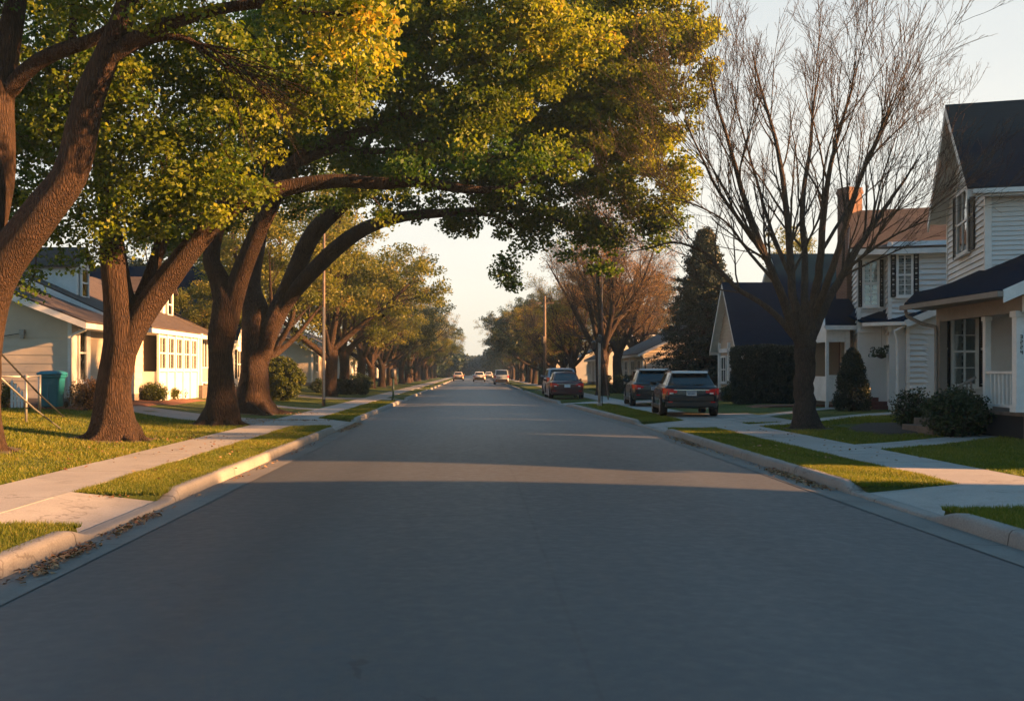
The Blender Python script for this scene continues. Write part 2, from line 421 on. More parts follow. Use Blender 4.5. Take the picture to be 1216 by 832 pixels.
    t.l(t.noise(t.coord('World'), 3, 2), bp.inputs['Height']); t.l(bp.outputs[0], gl.inputs['Normal'])
    ms = t.n('ShaderNodeMixShader'); t.l(t.math('ADD', fr.outputs[0], .10), ms.inputs[0]); t.l(tp.outputs[0], ms.inputs[1]); t.l(gl.outputs[0], ms.inputs[2])
    t.l(ms.outputs[0], t.out.inputs[0]); M['window_glass'] = t.m
    t = NT('dark_glass'); t.base((.012, .016, .020)); t.rough(.06); t.b.inputs['Specular IOR Level'].default_value = .7; M['dark_glass'] = t.m
    for nm, col, r_ in (('paint_darkblue', (.006, .011, .020), .25), ('paint_teal', (.010, .022, .028), .28), ('paint_maroon', (.045, .006, .010), .28),
                        ('paint_silver', (.30, .36, .42), .3), ('paint_white', (.65, .64, .6), .35), ('paint_cream', (.5, .42, .32), .4)):
        t = NT(nm); v = t.coord('Object')
        t.base(t.ramp(t.noise(v, 1.5, 5, .6), [(.3, tuple(c * .85 for c in col)), (.7, tuple(c * 1.15 for c in col))]))
        t.rough(r_); t.b.inputs['Metallic'].default_value = .1; t.b.inputs['Coat Weight'].default_value = .35; t.b.inputs['Coat Roughness'].default_value = .08
        M[nm] = t.m
    t = NT('tail_red'); t.base((.24, .004, .008)); t.rough(.15); t.b.inputs['Emission Color'].default_value = (1, .02, .02, 1); t.b.inputs['Emission Strength'].default_value = .012; M['tail_red'] = t.m
    t = NT('lamp_clear'); t.base((.7, .72, .72)); t.rough(.12); M['lamp_clear'] = t.m
make_materials()
# ------------------------------------------------------------------ ground, street, kerbs, pavements
XL = -3.65                                          # left kerb face
def XR(y): return float(np.interp(y, [-30, 28, 44, 56, 900], [4.92, 4.92, 4.35, 3.9, 3.9]))
APR_L = [(9.6, 12.0), (26.6, 31.0), (52, 55), (84, 87.5), (112, 115), (150, 153)]      # driveway openings
APR_R = [(10.75, 12.85), (25.8, 29.6), (46.0, 49.0), (78, 81), (108, 111), (140, 143)]
SWL, SWR = (-6.05, -4.85), (6.3, 7.6)
def in_apron(y, A): return any(a < y < b for a, b in A)

def ground():
    base_y = sorted(set(list(np.arange(-20, 60, 1.0)) + list(np.arange(60, 420, 6.0)) + list(np.geomspace(420, 1100, 14)) + [-60, -40]
                        + [v + s for a in APR_L + APR_R for v in a for s in (-.002, .002)]))
    ys = [y for y in base_y]
    lo = [-1100, -500, -200, -90, -50, -34, -26, -20, -17, -15, -14, -13, -12, -11, -10, -9, -8, -7.2, -6.6, -6.05, -5.9, -5.0, -4.85, -4.3, -3.84]
    ro = [.19, .6, 1.0, 1.38]                       # verge columns follow the kerb line, then fixed
    rf = [6.32, 7.6, 8, 9, 10, 11, 12, 13, 14, 16, 18, 21, 26, 34, 50, 90, 200, 500, 1100]
    rng = np.random.default_rng(3)
    V = []; nc = None
    for y in ys:
        row = []
        for x in lo:
            z = gz(x)
            if x >= -4.85 and in_apron(y, APR_L): z = -.06
            if x > -3.9: z = min(z, .115) if not in_apron(y, APR_L) else -.06
            if abs(x) < 60 and not (-6.1 < x < -3): z += rng.normal() * .012
            row.append((x, y, z))
        row.append((XL - .14, y, -.09)); row.append((0.6, y, -.10)); xr = XR(y); row.append((xr + .14, y, -.09))
        ap = in_apron(y, APR_R)
        for k in (.19, .6, 1.0): 
            row.append((min(xr + k, 6.28) if k < .3 else xr + (6.3 - xr) * k / 1.4, y, -.06 if ap else .12))
        for x in rf:
            z = gz(x)
            if x == 6.32 and ap: z = .05
            if 8 <= x < 60: z += rng.normal() * .012
            row.append((x, y, z))
        nc = len(row); V += row
    V = np.array(V); nr = len(ys)
    i = np.arange(nr - 1)[:, None] * nc + np.arange(nc - 1)[None, :]
    F = np.stack([i, i + 1, i + nc + 1, i + nc], -1).reshape(-1, 4)
    props(np_mesh('ground', V, [F], M['lawn'], smooth_=True), kind='structure')

    # asphalt with a gentle crown
    ys = sorted(set(list(np.arange(-30, 60, 2.0)) + list(np.arange(60, 460, 10.0)) + [460, 620]))
    V = []; n = 13
    for y in ys:
        a, b = XL + .40, XR(y) - .42
        for k in range(n):
            u = k / (n - 1); x = a + (b - a) * u
            V.append((x, y, .006 + .075 * (1 - (2 * u - 1) ** 2)))
    i = np.arange(len(ys) - 1)[:, None] * n + np.arange(n - 1)[None, :]
    F = np.stack([i, i + 1, i + n + 1, i + n], -1).reshape(-1, 4)
    props(np_mesh('road', np.array(V), [F], M['asphalt'], smooth_=True), kind='structure')

    def kerb_h(y, A):
        h = 1.0
        for a, b in A:
            if a - .55 < y < b + .55:
                d = max(a - y, y - b, 0) / .55
                h = min(h, .16 + .84 * float(smooth(np.array(d))))
        return h
    for side, A in ((-1, APR_L), (1, APR_R)):
        g = MB(); V = []; W = []
        ys = sorted(set(list(np.arange(-20, 70, .5)) + list(np.arange(70, 200, 2.0)) + list(np.arange(200, 600, 20.0))
                        + [v + s for q in A if q[1] < 200 for v in q for s in (-.55, -.4, -.25, -.1, 0, .1, .25, .4, .55)]))
        prof = [(0, -.05), (.008, .02), (.022, .105), (.05, .138), (.09, .145), (.165, .147), (.19, .14), (.19, -.12)]
        rng = np.random.default_rng(5 + side)
        for y in ys:
            xf = XL if side < 0 else XR(y); h = kerb_h(y, A); dx = rng.normal() * .003
            for (u, z) in prof:
                zz = z if z <= .02 else .02 + (z - .02) * h
                V.append((xf + side * (u + dx), y, zz))
            W += [(xf - side * .44, y, .014), (xf - side * .2, y, .004), (xf + side * .01, y, -.002)]
        n = len(prof); i = np.arange(len(ys) - 1)[:, None] * n + np.arange(n - 1)[None, :]
        F = np.stack([i, i + 1, i + n + 1, i + n], -1).reshape(-1, 4)
        if side > 0: F = F[:, ::-1]
        props(np_mesh('kerb', np.array(V), [F], M['concrete_old'], smooth_=True), kind='structure')
        i = np.arange(len(ys) - 1)[:, None] * 3 + np.arange(2)[None, :]
        F = np.stack([i, i + 3, i + 4, i + 1], -1).reshape(-1, 4)
        if side > 0: F = F[:, ::-1]
        props(np_mesh('gutter', np.array(W), [F], M['concrete_dirty'], smooth_=True), kind='structure')
        # slabs of the pavement
        sw = MB(); a, b = SWL if side < 0 else SWR; y = 4.0; k = 0
        while y < 420:
            L = 1.5 if y < 60 else 6.0
            dz = rng.normal() * .0012
            sw.box(a, b, y, y + L - .014, .02, .150 + dz)
            y += L; k += 1
        props(sw.build('sidewalk', M['concrete']), kind='structure')
        # aprons crossing the verge, and drives up the yards
        ap = MB()
        for (y0, y1) in A:
            xf = (XL if side < 0 else XR((y0 + y1) / 2)) + side * .19; xs = a if side > 0 else b
            pts = [(xf, y0), (xs - side * .004, y0), (xs - side * .004, y1), (xf, y1)]
            fl = .0
            top = [(xf, y0 - fl, .034), (xs - side * .004, y0, .1495), (xs - side * .004, y1, .1495), (xf, y1 + fl, .034)]
            if side > 0: top = top[::-1]
            ap.slab(top[::-1], (0, 0, -.16)) if False else ap.slab(top, (0, 0, -.16))
        props(ap.build('driveway', M['concrete']), kind='structure')
    # driveways and garden paths over the yards, following the rise of the lawn
    def strip(name, x0, x1, ya0, ya1, yb0, yb1, m, n=14, lift=.022):
        s = MB()
        for k in range(n):
            u0, u1 = k / n, (k + 1) / n
            xa, xb = x0 + (x1 - x0) * u0, x0 + (x1 - x0) * u1
            g_ = .012 / abs(x1 - x0) * n if (k % 2) else 0
            f = lambda u, A_, B_: A_ + (B_ - A_) * (u ** 1.0)
            pa = [(xa, f(u0, ya0, yb0), gz(xa) + lift), (xb, f(u1, ya0, yb0), gz(xb) + lift), (xb, f(u1, ya1, yb1), gz(xb) + lift), (xa, f(u0, ya1, yb1), gz(xa) + lift)]
            if x1 < x0: pa = pa[::-1]
            s.slab(pa[::1], (0, 0, -.1))
        props(s.build(name, m), kind='structure')
    strip('driveway', -6.06, -15, 9.6, 12.0, 9.6, 12.0, M['concrete'])
    strip('driveway', -6.06, -11.8, 27.2, 30.4, 30.8, 33.4, M['concrete_old'])
    strip('garden_path', -6.06, -11.0, 37.9, 38.9, 43.4, 44.5, M['concrete'])
    strip('driveway', -6.06, -14, 52, 55, 52, 55, M['concrete_old'])
    strip('driveway', 7.61, 13, 10.75, 12.85, 10.75, 12.85, M['concrete'])
    strip('garden_path', 7.61, 11.2, 18.6, 19.8, 20.9, 22.0, M['concrete'])
    strip('garden_path', 7.61, 14.6, 26.4, 27.4, 32.4, 33.3, M['concrete'])
    strip('garden_path', 7.61, 14.2, 29.8, 30.8, 37.0, 37.9, M['concrete'])
    strip('driveway', 7.61, 9.4, 28.2, 34.6, 28.6, 34.0, M['concrete_old'], 4)
    strip('driveway', 7.61, 11.5, 46, 49, 50, 53, M['concrete_old'])
    # planting beds
    def bed(name, pts, m, h=.05):
        s = MB(); c = np.mean(pts, 0); rng = np.random.default_rng(len(pts))
        ring = []
        n = len(pts)
        for k in range(n):
            a, b = np.array(pts[k]), np.array(pts[(k + 1) % n])
            for q in range(6): ring.append(a + (b - a) * q / 6 + rng.normal(0, .05, 2))
        inner = [c + (p - c) * .8 for p in ring]
        N = len(ring)
        z = lambda p, h_: (p[0], p[1], gz(p[0]) + h_)
        for k in range(N):
            j = (k + 1) % N
            s.poly([z(ring[k], -.04), z(ring[j], -.04), z(inner[j], h), z(inner[k], h)])
            s.poly([z(inner[k], h), z(inner[j], h), z(c, h + .02)])
        props(s.build(name, m, sm=True), kind='structure')
    bed('mulch_bed', [(9.2, 22.4), (11.0, 19.9), (10.9, 20.4), (11.2, 26.4), (10.2, 26.6), (9.4, 25)][0:1] + [(10.6, 22.3), (11.3, 22.5), (11.5, 26.4), (10.4, 27), (9.0, 24.6)], M['mulch'])
    bed('mulch_bed', [(-11.2, 29.2), (-10.8, 33), (-10.6, 41.5), (-12.6, 41.5), (-12.6, 33.5), (-12.6, 30), (-15.6, 29.9), (-15.6, 28.7), (-12.8, 28.3)], M['mulch_red'])
    bed('mulch_bed', [(10.4, 38.2), (14.6, 37.6), (16.8, 35.4), (17.2, 36.6), (14.5, 39.2), (10.6, 40.2)], M['mulch_red'], .06)
    for (tx, ty, tr_) in ((-8.72, 17.4, .95), (-7.55, 20.9, 1.0), (-6.98, 27.2, .85), (-7.6, 34.3, 1.2), (8.45, 25.2, .8)):
        bed('bare_soil', [(tx + tr_ * math.cos(a) * (1 + .18 * math.sin(3 * a + tx)), ty + tr_ * math.sin(a) * (1 + .18 * math.sin(3 * a + tx))) for a in np.linspace(0, 2 * math.pi, 9)[:-1]], M['soil'], .025)
ground()

def scatter_grass():
    """blades on the near lawns"""
    rng = np.random.default_rng(11)
    def region(n, x0, x1, y0, y1, power=1.6):
        # density falls with distance
        u = rng.random(n); a, b = y0 ** (1 - power), y1 ** (1 - power)
        y = (a + (b - a) * u) ** (1 / (1 - power)); x = x0 + (x1 - x0) * rng.random(n)
        return np.stack([x, y], 1)
    R_ = [(30000, -4.83, -3.78, 6.0, 9.6), (80000, -4.83, -3.78, 12.0, 26.6), (150000, -14, -6.07, 11.5, 30), (3500, -7.5, -6.07, 6, 9.6),
          (26000, 5.06, 6.28, 7.0, 10.75), (80000, 5.06, 6.28, 12.85, 25.8), (100000, 7.62, 13, 12.9, 30), (30000, 5.0, 6.28, 29.6, 44), (26000, -4.83, -3.78, 31, 48)]
    pts = np.concatenate([region(*r) for r in R_])
    x, y = pts.T
    px = VX + FPX * x / y
    keep = (px > -60) & (px < 1276)
    for (x0, x1, a0, a1, b0, b1) in ((-15, -6.06, 9.6, 12, 9.6, 12), (7.6, 11.2, 18.6, 19.8, 20.9, 22.0), (7.6, 14.6, 26.4, 27.4, 32.4, 33.3), (-11.8, -6.06, 30.8, 33.4, 27.2, 30.4), (7.6, 9.4, 28.2, 34.6, 28.6, 34)):
        u = (x - x0) / (x1 - x0)
        keep &= ~((x > x0) & (x < x1) & (y > a0 + (b0 - a0) * u) & (y < a1 + (b1 - a1) * u))
    keep &= ~((x > 9.5) & (x < 11.5) & (y > 22.6) & (y < 26.8)) & ~((x < -11.2) & (y > 28.6))
    for (tx, ty, tr_) in ((-8.72, 17.4, .75), (-7.55, 20.9, .8), (-6.98, 27.2, .7), (-7.6, 34.3, 1.0), (8.45, 25.2, .6)): keep &= np.hypot(x - tx, y - ty) > tr_ * (.75 + .5 * rng.random(len(x)))
    pts = pts[keep]; x, y = pts.T; N = len(pts)
    d = np.hypot(x, y)
    z = np.where((x > -4.9) & (x < 6.3), .115, lawn_z(x)) - .01
    patch = np.sin(x * 1.7 + 1.3 * np.sin(y * .9)) * np.cos(y * 1.1 + np.sin(x * 2.1)) + .5 * np.sin(x * 5.1 + y * 3.7)
    h = (.045 + .012 * patch + rng.random(N) * .03) * (1 + .25 * (rng.random(N) > .97)); h = np.clip(h, .025, .10)
    w = np.clip(.00055 * d, .005, .03) * (0.7 + .6 * rng.random(N))
    a = rng.random(N) * 2 * np.pi; lean = rng.normal(0, .4, (N, 2)) * h[:, None]
    dx, dy = np.cos(a) * w, np.sin(a) * w
    V = np.empty((N, 3, 3))
    V[:, 0] = np.stack([x - dx, y - dy, z], 1); V[:, 1] = np.stack([x + dx, y + dy, z], 1)
    V[:, 2] = np.stack([x + lean[:, 0], y + lean[:, 1], z + h], 1)
    t = np.clip(.42 + .13 * patch + rng.normal(0, .17, N), 0, 1); t = np.where(rng.random(N) > .95, .9, t)
    props(np_mesh('grass', V.reshape(-1, 3), [np.arange(N * 3).reshape(-1, 3)], M['grass_blade'], tint=np.repeat(t, 3)), 'short mown grass covering the verges and front lawns', 'grass', kind='stuff')
scatter_grass()

def litter():
    rng = np.random.default_rng(21); pts = []
    def patch(n, x0, y0, x1, y1, w, z=.012):
        c = rng.beta(1.5, 1.5, n); wob = rng.normal(0, 1, n) * w
        for k in range(n):
            pts.append((x0 + (x1 - x0) * c[k] + wob[k], y0 + (y1 - y0) * c[k] + rng.normal() * .15, z + rng.random() * .012))
    patch(230, -3.45, 7.6, -3.5, 9.2, .06); patch(150, -3.5, 9.4, -3.55, 11.2, .05); patch(60, -3.5, 11.5, -3.5, 24, .05)
    patch(60, -5.0, 12.05, -3.95, 12.05, .05, .10); patch(420, -3.5, 26, -3.5, 31, .10); patch(14, -3.55, 6, -3.5, 7.5, .1)
    patch(420, 4.78, 13.4, 4.8, 16.2, .06); patch(220, 4.72, 20.5, 4.8, 24.0, .07); patch(60, 4.75, 14, 4.8, 26, .04)
    patch(260, -7.5, 30.2, -3.8, 29, .35, .16); patch(260, -7.6, 32.8, -6.4, 35, .8, .16); patch(200, -7.2, 27.2, -6.4, 29.5, .5, .15)
    patch(60, -6, 14, -5, 24, .5, .16); patch(50, 6.6, 15, 7.2, 26, .4, .16); patch(80, -8, 17, -7, 22, 1.2, .17); patch(50, 5.6, 16, 5.6, 22, .25, .16); patch(160, -9, 13, -8, 24, 1.6, .17); patch(60, -4.4, 13, -4.4, 26, .3, .16); patch(70, -8.4, 20.2, -6.6, 21.5, .6, .17); patch(60, -9.5, 16.6, -7.9, 18, .5, .18); patch(50, 7.8, 24.6, 9.2, 25.8, .5, .17); patch(40, 10, 14, 10, 24, 1.5, .17)
    pts_ = np.array(pts); N = len(pts_)
    L = .014 + .024 * rng.random(N); a = rng.random(N) * 6.28
    ax = np.stack([np.cos(a), np.sin(a), rng.normal(0, .25, N)], 1); bx = np.stack([-np.sin(a), np.cos(a), rng.normal(0, .25, N)], 1)
    V = np.stack([pts_ - ax * L[:, None], pts_ - bx * L[:, None] * .7 + (0, 0, .012), pts_ + ax * L[:, None], pts_ + bx * L[:, None] * .7 + (0, 0, .012)], 1).reshape(-1, 3)
    props(np_mesh('fallen_leaves', V, [np.arange(N * 4).reshape(-1, 4)], M['dead_leaf'], tint=np.repeat(rng.random(N), 4)), 'dry brown leaves gathered in the gutters and on the verges', 'leaves', kind='stuff')
litter()
# ------------------------------------------------------------------ trees
def norm(v): return v / np.maximum(np.linalg.norm(v, axis=-1, keepdims=True), 1e-9)
def catmull(pts, n):
    """pts (k, 4): x y z radius"""
    p = np.array(pts, float); p = np.vstack([2 * p[0] - p[1], p, 2 * p[-1] - p[-2]]); k = len(p) - 3
    out = []
    for t in np.linspace(0, k - 1e-6, n):
        i = int(t); f = t - i; a, b, c, d = p[i:i + 4]
        out.append(.5 * ((2 * b) + (-a + c) * f + (2 * a - 5 * b + 4 * c - d) * f * f + (-a + 3 * b - 3 * c + d) * f ** 3))
    o = np.array(out); o[:, 3] = np.maximum(o[:, 3], .004); return o
def tubes(P_, R_, sides, lump=0.0, rng=None):
    """P_ (M,K,3) R_ (M,K) -> V, F"""
    Mn, K, _ = P_.shape
    T = norm(np.gradient(P_, axis=1)); D = norm(P_[:, -1] - P_[:, 0])
    ref = np.where(np.abs(D[:, 2:3]) > .8, np.array([[1., 0, 0]]), np.array([[0., 0, 1.]]))
    U = norm(np.cross(T, ref[:, None, :])); W = np.cross(T, U)
    a = np.arange(sides) * 2 * np.pi / sides
    rad = R_[:, :, None] * np.ones(sides)
    if lump:
        ph = rng.random(4) * 6.28; zz = P_[:, :, 2:3]
        rad = rad * (1 + lump * (np.sin(3 * a + ph[0] + zz * .8) * .5 + np.sin(5 * a + ph[1] - zz * 1.3) * .35 + .5 * np.sin(2 * a + ph[2] + zz * 2.2)))
    V = P_[:, :, None, :] + (U[:, :, None, :] * np.cos(a)[None, None, :, None] + W[:, :, None, :] * np.sin(a)[None, None, :, None]) * rad[..., None]
    idx = np.arange(Mn * K * sides).reshape(Mn, K, sides)
    q0 = idx[:, :-1, :]; q1 = np.roll(idx, -1, 2)[:, :-1, :]; q2 = np.roll(idx, -1, 2)[:, 1:, :]; q3 = idx[:, 1:, :]
    return V.reshape(-1, 3), np.stack([q0, q3, q2, q1], -1).reshape(-1, 4)
def merge(parts):
    Vs = []; Fs = []; o = 0
    for V, F in parts:
        Vs.append(V); Fs.append(F + o); o += len(V)
    return np.concatenate(Vs), np.concatenate(Fs)
def spawn(rng, P_, R_, n, t0, t1, ang, L, rf, up=0.0, K=5, wander=.12, droop=0.0):
    """n children on every parent"""
    Mn, Kp, _ = P_.shape
    pi = np.repeat(np.arange(Mn), n); N = len(pi)
    t = (t0 + (t1 - t0) * rng.random(N)) * (Kp - 1.001); i = t.astype(int); f = (t - i)[:, None]
    base = P_[pi, i] * (1 - f) + P_[pi, i + 1] * f
    rad = (R_[pi, i] * (1 - f[:, 0]) + R_[pi, i + 1] * f[:, 0])
    tan = norm(P_[pi, i + 1] - P_[pi, i])
    q = norm(rng.normal(size=(N, 3))); perp = norm(q - tan * (q * tan).sum(1, keepdims=True))
    th = np.radians(ang[0] + (ang[1] - ang[0]) * rng.random(N))[:, None]
    d = norm(tan * np.cos(th) + perp * np.sin(th) + np.array([0, 0, up]))
    ln = (L[0] + (L[1] - L[0]) * rng.random(N)) * (1.1 - .45 * t / Kp)
    out = np.empty((N, K, 3)); out[:, 0] = base; cur = d
    for k in range(1, K):
        cur = norm(cur + rng.normal(0, wander, (N, 3)) + np.array([0, 0, up * .35 - droop]))
        out[:, k] = out[:, k - 1] + cur * (ln / (K - 1))[:, None]
    r0 = np.minimum(rad * rf, rad * .9)
    r = r0[:, None] * np.linspace(1, .28, K)[None, :]
    return out, np.maximum(r, .0018)
def leaves(rng, C, n_per, rad, size, tint, flat=.6, tvar=.075):
    """C (M,3) cluster centres, rad (M,) or scalar, tint (M,)"""
    Mn = len(C); ci = np.repeat(np.arange(Mn), n_per); N = len(ci)
    rad = np.broadcast_to(rad, (Mn,))[ci][:, None]
    q = norm(rng.normal(size=(N, 3))) * (rng.random((N, 1)) ** .45) * rad; q[:, 2] *= flat
    p = C[ci] + q
    nrm = norm(rng.normal(size=(N, 3)) * .75 + norm(q) * .35 + np.array([0, 0, .45])); a = norm(np.cross(nrm, rng.normal(size=(N, 3)))); b = np.cross(nrm, a)
    s = (size[0] + (size[1] - size[0]) * rng.random(N))[:, None]
    v = np.stack([p - a * s * .5, p + b * s * .42 + nrm * s * .14, p + a * s * .55, p - b * s * .42 + nrm * s * .14], 1).reshape(-1, 3)
    tt = np.clip(np.broadcast_to(tint, (Mn,))[ci] + rng.normal(0, tvar, N), 0, 1)
    return v, np.arange(N * 4).reshape(-1, 4), np.repeat(tt, 4)
def connect(rng, skel, C, r_tip=.008, r_max=.05):
    """join every cluster centre to the nearest bit of wood already there"""
    nodes = [skel]; allp = skel.copy(); outP = []; outR = []
    order = np.argsort([np.min(((skel - c) ** 2).sum(1)) for c in C])
    cap = len(skel) + len(C) * 4; buf = np.empty((cap, 3)); buf[:len(skel)] = skel; m = len(skel)
    for k in order:
        c = C[k]; d = ((buf[:m] - c) ** 2).sum(1); j = int(np.argmin(d)); a = buf[j]; L = math.sqrt(d[j])
        if L < .05: continue
        mid = rng.normal(0, .12 * L, 3) + np.array([0, 0, .10 * L])
        t = np.linspace(0, 1, 5)[:, None]; pl = a * (1 - t) + c * t + mid * (4 * t * (1 - t)) * .8
        r0 = min(r_max, .010 + .014 * L); outP.append(pl); outR.append(np.linspace(r0, r_tip, 5))
        buf[m:m + 4] = pl[1:]; m += 4
    return np.array(outP), np.array(outR)

def roots(rng, base, r):
    out = []; n = 7
    for k in range(n):
        a = 2 * math.pi * (k + .5 * rng.random()) / n; d = np.array([math.cos(a), math.sin(a), 0]); L = r * rng.uniform(2.0, 3.0); b = np.array(base[:3])
        side = np.array([-d[1], d[0], 0]) * rng.normal() * .12
        c = catmull([(*(b + d * r * .35 + (0, 0, .62)), r * .32), (*(b + d * r * .95 + (0, 0, .22)), r * .34), (*(b + d * r * 1.35 + side + (0, 0, .02)), r * .26), (*(b + d * L + side * 3 - (0, 0, .10)), r * .10)], 12)
        out.append(tubes(c[None, :, :3], c[None, :, 3], 9, .06, rng))
    return out
def big_tree(name, label, group, seed, limbs, blobs, cl_per_m3, leaf_n, leaf_size, bark='bark', leafm='leaf', twigs=2, cat='tree', crown_extra=None):
    """limbs: list of lists of (px, py, Y, r) or ready (x,y,z,r) arrays; blobs: (centre xyz, rx, ry, rz, tint)"""
    rng = np.random.default_rng(seed)
    base = limbs[0][0]
    root = thing(name, label, cat, (float(base[0]), float(base[1]), float(base[2])), 0, group)
    parts = []; sk = []
    for li, L in enumerate(limbs):
        n = 40 if li == 0 else 30
        c = catmull(L, n); kk = rng.normal(0, .5, (8, 3)); wob = np.stack([np.interp(np.linspace(0, 7, n), np.arange(8), kk[:, i]) for i in range(3)], 1) * c[:, 3:4] * .28; c[:, 3] *= 1 + .05 * np.interp(np.linspace(0, 7, n), np.arange(8), kk[:, 0])
        wob[:2] = 0; c[:, :3] += wob
        if li == 0:
            z0 = c[0, 2]; h = (c[:, 2] - z0); c[:, 3] *= 1 + .55 * np.exp(-h / .28)
            c[0, 2] -= .15
        V, F = tubes(c[None, :, :3], c[None, :, 3], 18 if li == 0 else 12, .07 if c[0, 3] > .12 else .04, rng)
        parts.append((V, F)); sk.append(c[int(n * (.45 if li == 0 else .12)):, :3])
    parts += roots(rng, base, limbs[0][0][3])
    V, F = merge(parts); np_mesh('trunk', V, [F], M[bark], root, True)
    skel = np.concatenate(sk)
    C = []; T = []; Rr = []
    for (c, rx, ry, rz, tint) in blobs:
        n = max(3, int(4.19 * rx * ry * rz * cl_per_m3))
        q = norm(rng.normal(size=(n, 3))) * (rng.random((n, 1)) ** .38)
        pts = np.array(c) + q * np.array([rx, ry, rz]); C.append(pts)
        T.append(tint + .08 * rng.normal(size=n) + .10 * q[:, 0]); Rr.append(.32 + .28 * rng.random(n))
    C = np.concatenate(C); T = np.concatenate(T); Rr = np.concatenate(Rr)
    bp, br = connect(rng, skel, C)
    parts = [tubes(bp, br, 5)]
    if twigs:
        tp, tr = spawn(rng, bp, br, twigs, .3, 1, (25, 60), (.25, .7), .6, .1, 4, .2)
        parts.append(tubes(tp, tr, 3))
    V, F = merge(parts); np_mesh('branches', V, [F], M[bark], root, True)
    v, f, t = leaves(rng, C, leaf_n, Rr, leaf_size, T)
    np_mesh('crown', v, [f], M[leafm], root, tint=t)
    return root
def L4(pts): return [(*P(a, b, Y), r) for (a, b, Y, r) in pts]
def blob(px, py, Y, r, tint, ry=1.0, rz=1.0):
    c = P(px, py, Y); rr = r / FPX * Y; return (c, rr, rr * ry, rr * rz, tint)

